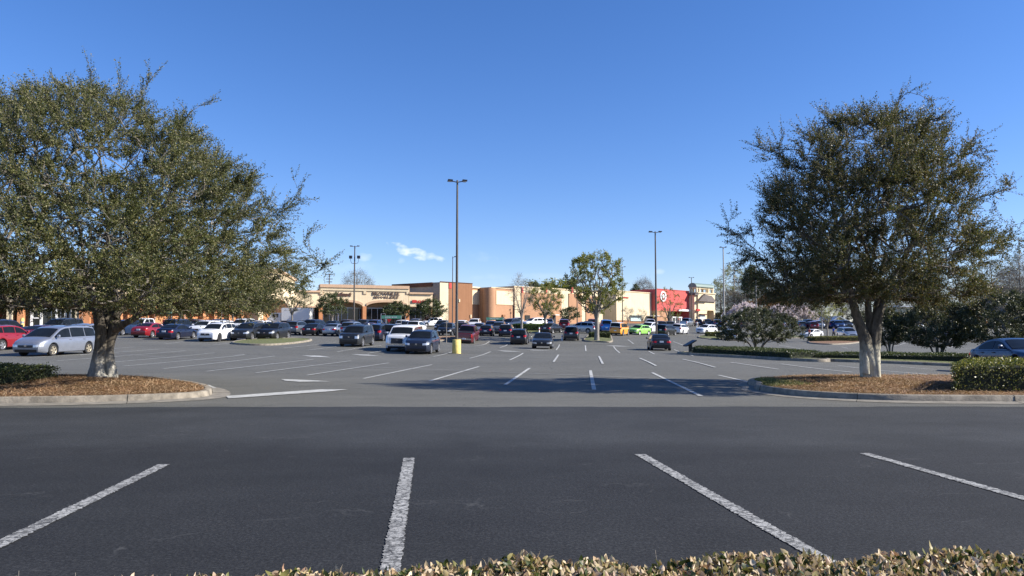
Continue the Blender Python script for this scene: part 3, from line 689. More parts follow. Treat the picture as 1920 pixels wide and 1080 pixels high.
big_tree('rounded bronze-green oak with pale lower trunk on the right island', (1632, 712), 23,
         [[(1631, 717, 0, 0.264), (1630, 700, 0, 0.224), (1629, 680, 0, 0.208), (1627, 660, 0, 0.200), (1624, 645, 0, 0.176), (1617, 625, 0, 0.136), (1610, 603, 0, 0.120), (1603, 580, 0, 0.104), (1597, 557, .1, 0.096), (1590, 530, .2, 0.072), (1585, 500, .3, 0.048)],
          [(1640, 717, -.05, 0.160), (1640, 690, -.08, 0.152), (1640, 665, -.05, 0.136), (1641, 640, 0, 0.128), (1643, 615, 0, 0.120), (1648, 590, 0, 0.104), (1657, 565, .1, 0.080), (1668, 540, .2, 0.064), (1680, 510, .3, 0.040)],
          [(1632, 660, .1, 0.136), (1632, 630, .1, 0.096), (1630, 600, .15, 0.088), (1628, 570, .2, 0.080), (1630, 530, .3, 0.064), (1632, 490, .4, 0.040)],
          [(1622, 700, -.14, 0.112), (1624, 680, -.16, 0.088), (1622, 660, -.14, 0.064)],
          [(1641, 650, .2, 0.080), (1640, 600, .4, 0.080), (1645, 560, .5, 0.064), (1650, 520, .8, 0.040)]],
         [[(1590, 530, .2), (1560, 480, .2), (1510, 440, 0), (1460, 410, -.3)], [(1585, 500, .3), (1570, 420, .6), (1550, 330, .8), (1535, 250, .6)], [(1630, 530, .3), (1640, 440, 0), (1650, 340, -.2), (1660, 250, 0)],
          [(1680, 510, .3), (1720, 450, .3), (1760, 380, .2), (1790, 310, 0)], [(1668, 540, .2), (1720, 510, .4), (1780, 480, .3), (1840, 460, 0)], [(1632, 490, .4), (1610, 430, -1.2), (1590, 360, -2)],
          [(1650, 520, .8), (1670, 450, 1.8), (1690, 370, 2.4)], [(1680, 510, .3), (1740, 400, -.8), (1740, 260, -.6)], [(1590, 530, .2), (1530, 500, .8), (1470, 490, 1)]],
         [(562, 150), (545, 190), (515, 205), (470, 207), (430, 203), (380, 190), (330, 180), (290, 165), (262, 140), (240, 100), (225, 50)], (1626,), 2300,
         (m_bark2, m_branch, m_leaf_oak2), 24, .2, extra=[(1366, 432, 0), (1375, 440, .1), (1385, 400, 0), (1425, 268, 0), (1425, 300, .2), (1535, 208, 0), (1685, 188, 0), (1752, 193, 0), (1740, 200, 0), (1895, 350, 0), (1885, 345, .2), (1870, 360, 0), (1912, 450, 0), (1905, 470, .2), (1890, 440, 0), (1880, 480, -.3), (1845, 255, 0), (1850, 300, 0), (1855, 400, 0)], ntw=4.4, shell=(.3, 1.04), ncl=120, crad=.66)

def hedge(label, quad, z0, z1, m, count, leaf, seed, front=None, name='hedge', group='clipped hedges on the islands', rnd=.12, base_m=None):
    """quad: 4 ground corners (world) ; clipped box hedge of leaf faces round a dark core"""
    rs = np.random.default_rng(seed); q = np.array(quad, float); c = q.mean(0); zb = gz(*c)
    t = thing(name, label, 'hedge', (c[0], c[1], zb), 0, group); q = q - c
    def pt(u, v): return (q[0] * (1 - u)[:, None] + q[1] * u[:, None]) * (1 - v)[:, None] + (q[3] * (1 - u)[:, None] + q[2] * u[:, None]) * v[:, None]
    ins = .12; core = MB()
    nu = 10
    for k in range(nu):
        us = np.array([k / nu, (k + 1) / nu]); 
    cc = q * (1 - ins / max(.5, np.linalg.norm(q, axis=1).min()))
    core.add([(*p, z0 - .1) for p in cc] + [(*(p * .98), z1 - .09) for p in cc], [(0, 3, 2, 1), (4, 5, 6, 7), (0, 1, 5, 4), (1, 2, 6, 5), (2, 3, 7, 6), (3, 0, 4, 7)])
    core.build('stems', m_core, t)
    u, v, s = rs.uniform(0, 1, count), rs.uniform(0, 1, count), rs.uniform(0, 1, count); face = rs.uniform(0, 1, count)
    Lx = np.linalg.norm(q[1] - q[0]); Ly = np.linalg.norm(q[3] - q[0]); H = z1 - z0; ar = np.array([Lx * Ly, Lx * H, Lx * H, Ly * H, Ly * H]); cum = np.cumsum(ar) / ar.sum()
    f = np.searchsorted(cum, face); U, Vv, Z = u.copy(), v.copy(), z0 + s * H
    Z = np.where(f == 0, z1 + rs.normal(0, .025, count), Z); Vv = np.where(f == 1, rs.uniform(-.005, .06, count), np.where(f == 2, 1 - rs.uniform(-.005, .06, count), Vv)); U = np.where(f == 3, rs.uniform(-.005, .03, count), np.where(f == 4, 1 - rs.uniform(-.005, .03, count), U))
    # rounded shoulders and uneven clip
    e = np.minimum.reduce([np.clip(U, 0, 1) * Lx, (1 - np.clip(U, 0, 1)) * Lx, np.clip(Vv, 0, 1) * Ly, (1 - np.clip(Vv, 0, 1)) * Ly]); Z = np.where(f == 0, Z - rnd * np.clip(1 - e / .22, 0, 1) ** 2, Z)
    XY = pt(U, Vv); Z = Z + .025 * np.sin(XY[:, 0] * 3.1) + .02 * np.sin(XY[:, 1] * 4 + 1)
    P = np.concatenate([XY, Z[:, None]], 1); D = unit(rs.normal(size=(count, 3)) + np.where((f == 0)[:, None], [[0, 0, .8]], [[0, 0, .2]]))
    V, F = leaves_mesh(P, D, leaf[0], leaf[1], rs); obj('foliage', npmesh('foliage', V, F, m), t); return t

# ------------------------------------------------------------------ near hedge at the viewer's feet
def near_hedge():
    rs = np.random.default_rng(5); n = 105000
    x = rs.uniform(-2.1, 3.3, n); y = rs.uniform(1.9, 3.02, n)
    far = 2.67 + .15 * np.clip((x + .55) / .35, 0, 1) + .10 * np.clip((x - .3) / 1.3, 0, 1) + .025 * np.sin(x * 9) + .02 * np.sin(x * 23 + 1)
    k = y < far; x, y, far = x[k], y[k], far[k]
    top = .612 + .009 * np.sin(x * 7 + y * 5) + .008 * np.sin(x * 19 - y * 11) - .035 * np.clip((-.9 - x) / .6, 0, 1)
    depth = rs.exponential(.06, len(x)); z = top - depth - .25 * np.clip((y - far + .06) / .06, 0, 1) ** 2 * .5
    P = np.stack([x, y, z], 1); n = len(P)
    # sprigs poking out
    D = unit(np.stack([rs.normal(0, .6, n), rs.normal(.1, .55, n), np.abs(rs.normal(.75, .45, n))], 1))
    side = unit(np.cross(D, rs.normal(size=(n, 3)))); nr = np.cross(D, side); L = (.027 * rs.uniform(.5, 1.35, n))[:, None]; Wd = (.0125 * rs.uniform(.6, 1.2, n))[:, None]
    curl = rs.normal(.1, .35, n)[:, None] * L; fold = rs.uniform(.0, .6, n)[:, None] * Wd
    a = P; b = P + D * L * .35 + nr * curl * .2; c = P + D * L * .7 + nr * curl * .6; e = P + D * L + nr * curl * 1.3
    V = np.stack([a, b + side * Wd * .9 + nr * fold, b, b - side * Wd * .9 + nr * fold, c + side * Wd * .62 + nr * fold, c, c - side * Wd * .62 + nr * fold, e], 1).reshape(-1, 3)
    o = (np.arange(n) * 8)[:, None]
    F = np.concatenate([o + np.array([[0, 2, 1, 1]]), o + np.array([[0, 3, 2, 2]]), o + np.array([[1, 2, 5, 4]]), o + np.array([[2, 3, 6, 5]]), o + np.array([[4, 5, 7, 7]]), o + np.array([[5, 6, 7, 7]])])
    tri = np.concatenate([o + np.array([[0, 2, 1]]), o + np.array([[0, 3, 2]]), o + np.array([[4, 5, 7]]), o + np.array([[5, 6, 7]]), o + np.array([[1, 2, 5]]), o + np.array([[1, 5, 4]]), o + np.array([[2, 3, 6]]), o + np.array([[2, 6, 5]])])
    t = thing('hedge', 'clipped hedge of yellow-blotched curled leaves along the bottom of the picture', 'hedge', (0, 2.4, 0))
    V -= np.array([0, 2.4, 0])
    obj('foliage', npmesh('foliage', V, tri, m_near), t)
    m = 1500; sx, sy = rs.uniform(-2, 3.2, m), rs.uniform(1.85, 2.75, m); fr = 2.63 + .12 * np.clip((sx + .6) / .5, 0, 1) + .10 * np.clip((sx - .3) / 1.3, 0, 1); k = sy < fr; sx, sy = sx[k], sy[k] - 2.4; m = len(sx)
    p0 = np.stack([sx, sy, np.full(m, .05)], 1); p1 = p0 + np.stack([rs.normal(0, .05, m), rs.normal(0, .05, m), rs.uniform(.40, .60, m)], 1)
    V, F = segs_mesh(p0, p1, np.full(m, .0028), np.full(m, .001), 4); obj('stems', npmesh('stems', V, F, m_branch), t)
near_hedge()

# ------------------------------------------------------------------ clipped hedges and shrubs
G = 'clipped hedges on the islands'
hedge('dark flat-topped hedge at the left edge beside the twin-trunk oak', [(-20, 16.0), (-11.95, 16.4), (-11.75, 19.3), (-20, 23)], .2, .60, m_leaf_shrub, 34000, (.045, .03), 31, group=G)
hedge('bushy sunlit hedge at the right edge of the picture on the straw island', [(9.75, 16.5), (16, 16.4), (16, 18.8), (11.3, 18.7)], .2, .78, m_leaf_hedge2, 26000, (.05, .032), 32, group=G, rnd=.16)
def ghedge(label, pxq, z0, z1, m, cnt, seed, leaf=(.09, .06)):
    q = [tuple(p) for p in pxq]; hedge(label, q, z0, z1, m, cnt, leaf, seed, group=G)
# right middle islands
i1 = [(11.9, 53.5), (11.7, 50), (12.6, 45), (13.9, 40.5), (15.1, 37.7), (16.4, 38.2), (17.2, 43), (17.4, 50), (15.5, 54.5), (13.2, 55.5)]
island('', i1, m_grass, .1, .15, 0, k=4)
ghedge('long low hedge round the island with the lone multi-stem shrub', [(14.55, 38.6), (16.5, 39.6), (14.2, 52.6), (12.3, 51)], .12, .50, m_leaf_shrub, 22000, 33, (.06, .045))
i2 = [(15.9, 38.6), (19, 36.7), (23, 34.9), (28, 33.2), (33, 32.6), (34, 37), (30, 41), (24, 43.5), (19, 44.5), (16.3, 43)]
island('', i2, m_grass, .1, .15, 0, k=4)
ghedge('long low hedge behind the pale-trunk oak on the right', [(16.1, 39.3), (30, 33.7), (30.6, 35.2), (16.8, 40.9)], .12, .53, m_leaf_shrub, 26000, 34, (.06, .045))
# islands further out
def far_island(outline_px, fill=m_grass, mound=.1, h=.15):
    return island('', [tuple(gpt(*p)[:2]) for p in outline_px], fill, mound, h, 0, k=4)
I_tree = far_island([(1095, 640), (1120, 641.5), (1147, 641.7), (1147, 634), (1142, 628), (1110, 627), (1098, 633)], m_grass, .1)
A, c, B = I_tree
hedge('small square clipped hedge round the vase-shaped tree in the middle of the lot', [(c[0] - 1.1, c[1] - 1.3), (c[0] + 1.3, c[1] - 1.3), (c[0] + 1.3, c[1] + 1.6), (c[0] - 1.1, c[1] + 1.6)], .1, .75, m_leaf_shrub, 7000, (.09, .06), 35, group=G)
I_left = far_island([(436, 645.5), (503, 648), (560, 643.5), (585, 638.5), (560, 636), (500, 637), (450, 640)], m_grass, .08)
I_pole = far_island([(812, 639), (845, 640), (862, 638), (860, 633), (835, 632), (815, 634)], m_straw, .08)
I_bare = far_island([(950, 623), (1000, 625), (1020, 622), (1014, 617.5), (960, 617.5)], m_grass, .08)
A, c, B = I_bare; hedge('mounded bright green hedge under the bare tree near the white utility vehicle', [(c[0] - 2.2, c[1] - 1.8), (c[0] + 2.8, c[1] - 1.8), (c[0] + 2.8, c[1] + 1.8), (c[0] - 2.2, c[1] + 1.8)], .1, 1.0, m_leaf_green, 6000, (.12, .08), 36, group=G)
I_f = far_island([(1310, 634), (1350, 636), (1362, 631), (1320, 629)], m_grass, .08)
A, c, B = I_f; hedge('short yellow-green hedge behind the tilted dark signboard', [(c[0] - .9, c[1] - 1.2), (c[0] + 1.6, c[1] - 1.2), (c[0] + 1.6, c[1] + 1.2), (c[0] - .9, c[1] + 1.2)], .1, .8, m_leaf_hedge2, 4000, (.1, .07), 37, group=G)
I_e = far_island([(1518, 644), (1560, 646.5), (1610, 643), (1614, 637), (1560, 635.5), (1522, 637)], m_straw, .08)
A, c, B = I_e; hedge('low yellow-green hedge at the foot of the young tree left of the pale-trunk oak', [(c[0] - 3.3, c[1] - 1.6), (c[0] + 3.3, c[1] - 1.6), (c[0] + 3.3, c[1] + 1.6), (c[0] - 3.3, c[1] + 1.6)], .1, .72, m_leaf_hedge2, 8000, (.1, .07), 38, group=G)
far_island([(1380, 632), (1500, 634), (1520, 631), (1400, 629)], m_grass, .08)

def shrub(label, px, d, wpx, ytop, seed, m=None, name='shrub', group='dark multi-stem shrubs on the right islands', ng=150, leaf=(.10, .055), cat='shrub', bark=None, zb=None, bottom=.25, nl=12):
    rs = np.random.default_rng(seed); x = xat(px, d); z0 = gz(x, d) + .1; base = np.array([x, d, z0]); H = at(px, ytop, d)[2] - z0; r = wpx * d / FPX / 2
    st = []
    for k in range(5):
        a = k * 1.26 + rs.uniform(0, .5); st.append([(0.08 * math.cos(a), .08 * math.sin(a), -.1, .05 * H / 3), (r * .18 * math.cos(a), r * .18 * math.sin(a), H * .2, .035 * H / 3), (r * .4 * math.cos(a), r * .4 * math.sin(a), H * .42, .02 * H / 3)])
    seeds = [[np.array(q[:3]) for q in s] for s in st]
    prof = [(H * bottom, r * .55), (H * (bottom + .12), r * .9), (H * .5, r * 1.0), (H * .7, r * .9), (H * .88, r * .6), (H, r * .2)]
    tg = dome_targets(rs, ng, 0, 0, 0, prof, (.4, 1.02), .16); tg = tg[np.argsort(np.linalg.norm(tg, axis=1))]
    return tree_build(name, label, cat, base, rs, st, seeds, tg, (bark or m_branch, bark or m_branch, m or m_leaf_bush), dict(thr=3, ntw=5.5, tl=.30 * H / 3, nl=nl, leaf=leaf, outward=lambda P: unit(P), keep_tw=.4), group, r_tip=.006 * H / 3, nside=4, step=.4 * H / 3)
shrub('wide dark multi-stem shrub standing alone on the hedged island', 1419, 52, 152, 581, 41, ng=420, nl=12)
shrub('small dark shrub just right of the pale trunk', 1668, 44, 64, 580, 42, ng=190)
shrub('broad dark shrub in the middle of the right hedge row', 1757, 42, 130, 563, 43, ng=420, bottom=.2)
shrub('tall dark shrub above the blue sedan at the right edge', 1885, 40, 160, 552, 44, ng=420, bottom=.2)

def lot_tree(label, px, d, crown, seed, leafm, kind='vase', name='tree', group=None, ybase=None, ng=220, leaf=(.16, .09), nl=7, ntw=3.2, bark=None, trunk_r=.16, thr=2, tl=.5, fork=.3, cat='tree', nstem=7, xoff=0):
    """crown: list of (py, halfwidth px) from bottom to top"""
    rs = np.random.default_rng(seed); x = xat(px, d); z0 = gz(x, d) if ybase is None else at(px, ybase, d)[2]; base = np.array([x, d, z0])
    pr = [(at(px, py, d)[2] - z0, hw * d / FPX) for py, hw in crown]; H = pr[-1][0]; zb = max(.6, pr[0][0])
    zf = max(.5, zb * (.85 if kind != 'vase' else .8)); bk = bark or m_branch
    tr = [[(0, 0, -.15, trunk_r * 1.4), (0, 0, .3, trunk_r), (.03, 0, zf * .6, trunk_r * .85), (0, 0, zf, trunk_r * .8)]]; seeds = []
    for k in range(nstem):
        a = k * 6.283 / nstem + rs.uniform(-.3, .3); rr = (pr[len(pr) // 2][1]) * .5; mid = np.array([rr * .3 * math.cos(a), rr * .3 * math.sin(a), zf + (H - zf) * .22]); e = np.array([rr * math.cos(a), rr * math.sin(a), zf + (H - zf) * .55])
        seeds.append([np.array([0, 0, zf * .9]), mid * .6 + np.array([0, 0, zf * .37]), mid, (mid + e) / 2, e])
        tr.append([(*seeds[-1][0], trunk_r * .5), (*seeds[-1][2], trunk_r * .4), (*e, trunk_r * .16)])
    tg = dome_targets(rs, ng, 0, 0, 0, pr, (.35, 1.02), .12); tg = tg[np.argsort(tg[:, 2] + np.hypot(tg[:, 0], tg[:, 1]))]
    return tree_build(name, label, cat, base, rs, [refine(t_, 3) for t_ in tr], seeds, tg, (bk, bk, leafm), dict(thr=thr, ntw=ntw, tl=tl, nl=nl, leaf=leaf, outward=lambda P: unit(P - np.array([0, 0, zf])), keep_tw=.6, tw_r=.008), group, r_tip=trunk_r * .05, nside=4, step=.6, arch=.05 if kind != 'vase' else .12, up_pen=1.2)
TG = 'trees on the parking lot islands'
lot_tree('tall vase-shaped tree with yellow-green spring leaves in the middle of the lot', 1119, 85, [(588, 18), (570, 34), (545, 52), (515, 55), (495, 48), (480, 30), (474, 12)], 51, m_leaf_spring, group=TG, ng=420, trunk_r=.3, bark=m_branch_pale, nstem=9, leaf=(.16, .10), ntw=5, nl=8)
lot_tree('greening vase-shaped tree just left of the tall one', 1022, 112, [(592, 12), (578, 28), (560, 36), (545, 30), (538, 12)], 52, m_leaf_spring, group=TG, ng=240, trunk_r=.2, bark=m_branch_pale, ntw=4.5)
lot_tree('nearly bare grey vase-shaped tree beside the tan building', 978, 108, [(590, 8), (570, 22), (548, 25), (530, 16), (517, 8)], 53, m_twig, group=TG, ng=150, trunk_r=.2, bark=m_branch_pale, leaf=(.5, .02), nl=4, ntw=3)
lot_tree('small dark spreading tree in front of the tan building', 1068, 135, [(600, 8), (594, 18), (586, 20), (578, 12)], 54, m_leaf_small, 'r', group=TG, ng=80, trunk_r=.12, leaf=(.22, .13))
lot_tree('half-leafed red-brown tree in front of the red storefront', 1255, 150, [(603, 12), (590, 26), (570, 28), (553, 20), (540, 6)], 55, m_leaf_spring, group=TG, ng=170, trunk_r=.2, ntw=2, bark=m_branch)
lot_tree('round dense tree left of the tall lamp post with floodlights', 622, 130, [(594, 10), (588, 26), (575, 30), (560, 22), (551, 9)], 56, m_leaf_small, 'r', group=TG, ng=170, trunk_r=.16, leaf=(.2, .12), ntw=5)
lot_tree('airy grey-green tree in front of the white truck', 547, 110, [(585, 14), (578, 32), (562, 36), (548, 30), (535, 14)], 57, m_leaf_small, 'r', group=TG, ng=200, trunk_r=.14, leaf=(.16, .09), ntw=3)
lot_tree('wide low green tree below the jewellers sign', 745, 140, [(597, 14), (590, 28), (580, 27), (572, 14), (566, 4)], 58, m_leaf_small, 'r', group=TG, ng=160, trunk_r=.14, leaf=(.22, .13), ntw=5)
lot_tree('dense dark green tree at the corner of the brown building', 806, 138, [(595, 15), (588, 30), (577, 27), (568, 18), (564, 8)], 59, m_leaf_small, 'r', group=TG, ng=190, trunk_r=.14, leaf=(.22, .13), ntw=6)
lot_tree('young pale-green tree on the island left of the pale trunk', 1551, 105, [(603, 8), (596, 26), (580, 36), (567, 32), (558, 14)], 60, m_leaf_pale, group=TG, ng=170, trunk_r=.13, ntw=2.2, bark=m_branch_pale)
lot_tree('small bushy tree in front of the glass entrance at the left edge', 18, 80, [(578, 20), (572, 40), (560, 46), (548, 34), (540, 12)], 61, m_leaf_spring, 'r', group=TG, ng=150, trunk_r=.12, leaf=(.12, .07))
lot_tree('crooked crape myrtle behind the red-shirted walker', 338, 104, [(590, 6), (582, 22), (568, 26), (556, 14)], 62, m_leaf_small, 'r', group=TG, ng=110, trunk_r=.12, leaf=(.16, .09))
lot_tree('small tree behind the blue parking sign', 436, 108, [(592, 8), (582, 26), (566, 30), (550, 18)], 63, m_leaf_small, 'r', group=TG, ng=130, trunk_r=.12, leaf=(.16, .09))
lot_tree('bare little tree in front of the pharmacy wall', 1178, 190, [(604, 6), (596, 12), (588, 13), (578, 6)], 64, m_twig, group=TG, ng=60, trunk_r=.12, leaf=(.5, .03), nl=4, bark=m_branch_pale)
lot_tree('second bare little tree nearer the red storefront', 1204, 192, [(604, 5), (596, 11), (588, 11), (581, 5)], 65, m_twig, group=TG, ng=50, trunk_r=.1, leaf=(.5, .03), nl=4, bark=m_branch_pale)
for (px, d, yt, lab) in ((517.5, 79, 570, 'thin staked sapling on the grass island at left'), (837, 78, 566, 'thin staked sapling on the straw island beside the tall lamp')):
    lot_tree(lab, px, d, [(612, 1), (590, 3), (578, 4), (yt, 2)], int(66 + px), m_twig, group='young saplings', ng=22, trunk_r=.045, nl=3, leaf=(.3, .012), ntw=1.5, nstem=3, bark=m_branch_pale)

# ------------------------------------------------------------------ background woods
def proto_tree(name, label, cat, H, Wd, leafm, seed, leaf, nl, ntw, ng, group, bark, bot=.3, trunk_r=.3, tl=1.2, prof=None, thr=2):
    rs = np.random.default_rng(seed); prof = prof or [(bot * H, Wd * .35), ((bot + .15) * H, Wd * .85), (.6 * H, Wd), (.8 * H, Wd * .8), (.93 * H, Wd * .5), (H, Wd * .12)]
    tr = [[(0, 0, -1, trunk_r * 1.3), (.1, 0, H * .3, trunk_r), (0, .1, H * .6, trunk_r * .6), (0, 0, H * .85, trunk_r * .2)]]; seeds = [[np.array(q[:3]) for q in refine(tr[0], 4)]]
    tg = dome_targets(rs, ng, 0, 0, 0, prof, (.25, 1.03), .25); tg = tg[np.argsort(np.hypot(tg[:, 0], tg[:, 1]))]
    t = tree_build(name, label, cat, (0, 0, 0), rs, tr, seeds, tg, (bark, bark, leafm), dict(thr=thr, ntw=ntw, tl=tl, nl=nl, leaf=leaf, outward=None, keep_tw=.8, tw_r=.02), group, r_tip=trunk_r * .07, nside=4, step=1.2, arch=.1, up_pen=1.5, jit=.12)
    return t
def kids(o): return [c for c in bpy.data.objects if c.parent == o]
def copy_tree(o, parent=None, keep=None, ch=None):
    c = o.copy(); C.objects.link(c)
    if parent: c.parent = parent
    for k in (ch or {}).get(o.name, []):
        if keep is None or k.name.split('.')[0] in keep: copy_tree(k, c, keep, ch)
    return c
WG = 'trees of the wood behind the lot'
protos = {
 'bare': proto_tree('bare_tree', '', 'tree', 17, 5.5, m_twig, 71, (1.3, .035), 6, 3, 230, WG, m_branch),
 'bare2': proto_tree('bare_tree', '', 'tree', 14, 6, m_twig, 72, (1.2, .035), 7, 3.5, 240, WG, m_branch),
 'budding': proto_tree('budding_tree', '', 'tree', 18, 5.5, m_leaf_pale, 73, (.3, .16), 5, 3, 240, WG, m_branch_pale),
 'pine': proto_tree('pine_tree', '', 'tree', 17, 4, m_leaf_small, 74, (.42, .16), 12, 5, 190, WG, m_branch, .45),
 'green': proto_tree('green_tree', '', 'tree', 10, 5, m_leaf_spring, 75, (.4, .22), 9, 5, 170, WG, m_branch, .15),
 'rust': proto_tree('rust_tree', '', 'tree', 8, 5, m_leaf_rust, 76, (.4, .22), 9, 5, 150, WG, m_branch, .1),
 'cherry': proto_tree('cherry_tree', '', 'tree', 6.5, 5, m_blossom, 77, (.3, .2), 12, 6, 190, 'blossoming cherry trees beyond the far cars', m_branch, .25, .2, 1.0),
 'scrub': proto_tree('scrub_tree', '', 'tree', 7, 5, m_leaf_bush, 78, (.5, .25), 8, 5, 150, WG, m_branch, .02, .2),
}
chm = {}
for o in bpy.data.objects:
    if o.parent: chm.setdefault(o.parent.name, []).append(o)
used = set()
def place_tree(kind, px, d, ytop, label, wide=1.0, ybase=None):
    p = protos[kind]; H0 = {'bare': 17, 'bare2': 14, 'budding': 18, 'pine': 17, 'green': 10, 'rust': 8, 'cherry': 6.5, 'scrub': 7}[kind]
    x = xat(px, d, 590); zb = gz(x, d) - .3; H = at(px, ytop, d)[2] - zb
    o = p if kind not in used else copy_tree(p, None, None, chm)
    used.add(kind); s = H / H0; o.location = (x, d, zb); o.scale = (s * wide, s * wide, s); o.rotation_euler = (0, 0, random.uniform(0, 6.28)); o['label'] = label
    return o
place_tree('bare', 668, 230, 510, 'rounded bare tree rising behind the cream storefront', 1.1)
place_tree('bare2', 1207, 290, 524, 'fan-shaped bare tree behind the pharmacy roof', .7)
place_tree('pine', 1192, 280, 534, 'small dark evergreen behind the pharmacy roof', .7)
place_tree('pine', 1004, 260, 530, 'dark evergreen peeking over the tan wall', .8)
place_tree('green', 1046, 270, 523, 'rounded olive tree above the tan wall', 1.5)
place_tree('green', 1026, 275, 532, 'olive tree at the left of the rounded one above the wall', 1.2)
place_tree('pine', 1069, 265, 528, 'dark evergreen behind the tall vase-shaped tree', .9)
place_tree('pine', 1160, 280, 548, 'evergreen hidden behind the right side of the vase-shaped tree', .8)
places = [('budding', 1378, 285, 492, 'tallest budding tree rising behind the open belfry tower', .9), ('budding', 1352, 300, 520, 'budding tree right beside the belfry tower', .9), ('bare', 1402, 290, 512, 'bare tree between the budding tree and the oak', 1), ('pine', 1412, 260, 498, 'dark pine beside the white lamp post', .8),
 ('bare2', 1365, 270, 545, 'low bare tree at the end of the belfry building', 1.3), ('bare2', 1392, 265, 548, 'low bare tree behind the grey lamp post', 1.3), ('bare2', 1432, 270, 535, 'bare tree behind the rust-leaved tree', 1.2), ('scrub', 1372, 240, 578, 'dark scrub right of the belfry building', 1.3),
 ('rust', 1442, 250, 556, 'rust-orange tree beyond the blossom', 1.3), ('rust', 1465, 255, 566, 'smaller rust-orange tree right of the first', 1.1), ('green', 1398, 245, 571, 'yellow-green tree behind the left cherry', .9), ('bare', 1470, 290, 530, 'bare tree hidden behind the left side of the oak crown', 1),
 ('bare2', 1500, 280, 548, 'grey bare tree above the cherry blossom', 1.3), ('bare2', 1540, 285, 545, 'grey bare tree behind the young pale-green tree', 1.3), ('bare', 1580, 290, 535, 'bare tree above the small gabled house', 1), ('bare2', 1600, 270, 560, 'low bare tree right of the gabled house', 1.2),
 ('scrub', 1480, 250, 588, 'scrub behind the blossom', 1.4), ('scrub', 1530, 250, 590, 'scrub behind the young tree', 1.4), ('scrub', 1620, 240, 585, 'scrub behind the pale trunk', 1.4),
 ('bare', 1660, 280, 530, 'bare tree right of the pale trunk', 1), ('green', 1672, 200, 585, 'olive tree right of the pale trunk', 1.2), ('bare2', 1700, 270, 545, 'bare tree between pale trunk and broad shrub', 1.2), ('scrub', 1715, 230, 592, 'scrub left of the broad shrub', 1.5),
 ('bare2', 1740, 280, 540, 'bare tree above the broad shrub', 1.2), ('green', 1793, 200, 566, 'bright yellow-green tree between the two right shrubs', 1.1), ('rust', 1818, 205, 570, 'reddish tree between the two right shrubs', 1.0), ('bare', 1800, 290, 530, 'bare tree above the yellow-green tree', 1),
 ('scrub', 1770, 240, 588, 'scrub behind the broad shrub', 1.5), ('scrub', 1840, 240, 585, 'scrub left of the tall right shrub', 1.5), ('bare', 1862, 190, 490, 'tall bare tree against the sky near the right edge', 1.1), ('bare2', 1895, 200, 505, 'bare tree against the apartment block', .8), ('bare', 1915, 180, 480, 'bare tree at the right edge of the picture', .8),
 ('scrub', 1900, 220, 585, 'scrub at the right edge below the apartments', 1.5), ('scrub', 1420, 245, 590, 'scrub between the two cherries', 1.3), ('scrub', 1345, 262, 588, 'scrub at the foot of the belfry building', 1)]
for k, px, d, yt, lab, wd in places: place_tree(k, px, d, yt, lab, wd)
for px, yt, wd, lab in ((1395, 570, .9, 'left cherry tree showing above the lone dark shrub'), (1372, 583, .8, 'low blossom at the far left of the cherry row'), (1462, 574, 1.0, 'cherry tree just right of the lone dark shrub'), (1492, 572, 1.0, 'tallest cherry tree in the middle of the blossom row'), (1518, 584, .8, 'rightmost cherry tree beside the young pale-green tree'), (1440, 583, .8, 'cherry tree partly hidden behind the lone dark shrub')):
    place_tree('cherry', px, 205, yt, lab, wd)

# ------------------------------------------------------------------ buildings
class Frame:
    """a facade line between two measured corners; u along, v outward to the viewer, z up"""
    def __init__(s, p1, p2):
        s.o = np.array(p1[:2], float); d = np.array(p2[:2], float) - s.o; s.L = np.linalg.norm(d); s.d = d / s.L; s.n = np.array([s.d[1], -s.d[0]])
        if s.n @ (-s.o) < 0: s.n = -s.n
    def T(s, u, v, z): q = s.o + s.d * u + s.n * v; return (q[0], q[1], z)
    def u(s, px, py=590, v=0):
        r = ray(px, py); k = r[0] / r[1]; o = s.o + s.n * v    # (o+u d).x = k (o+u d).y
        return (k * o[1] - o[0]) / (s.d[0] - k * s.d[1])
    def z(s, py, u, v=0):
        q = s.o + s.d * u + s.n * v; r = (py); 
        a = (540 - py) / FPX; return CAM_Z + q[1] * (sp_ + a * cp) / (cp - a * sp_)
def LB(mbs, name, m, parent, smooth=None):
    L = parent
    off = Vector((0, 0, 0))
    while L: off += L.location; L = L.parent
    mbs.v = [(x - off[0], y - off[1], z - off[2]) for x, y, z in mbs.v]
    return mbs.build(name, m, parent, smooth)
def fbox(F, pxl, pxr, v0, v1, pyt, pyb, mb=None, zt=None, zb=None):
    mb = mb or MB(); u0, u1 = F.u(pxl), F.u(pxr)
    zt = F.z(pyt, (u0 + u1) / 2) if zt is None else zt; zb = (F.z(pyb, (u0 + u1) / 2) if pyb is not None else gz(*F.T(u0, 0, 0)[:2]) - 2) if zb is None else zb
    return mb.box((u0, v0, zb), (u1, v1, zt), F.T)
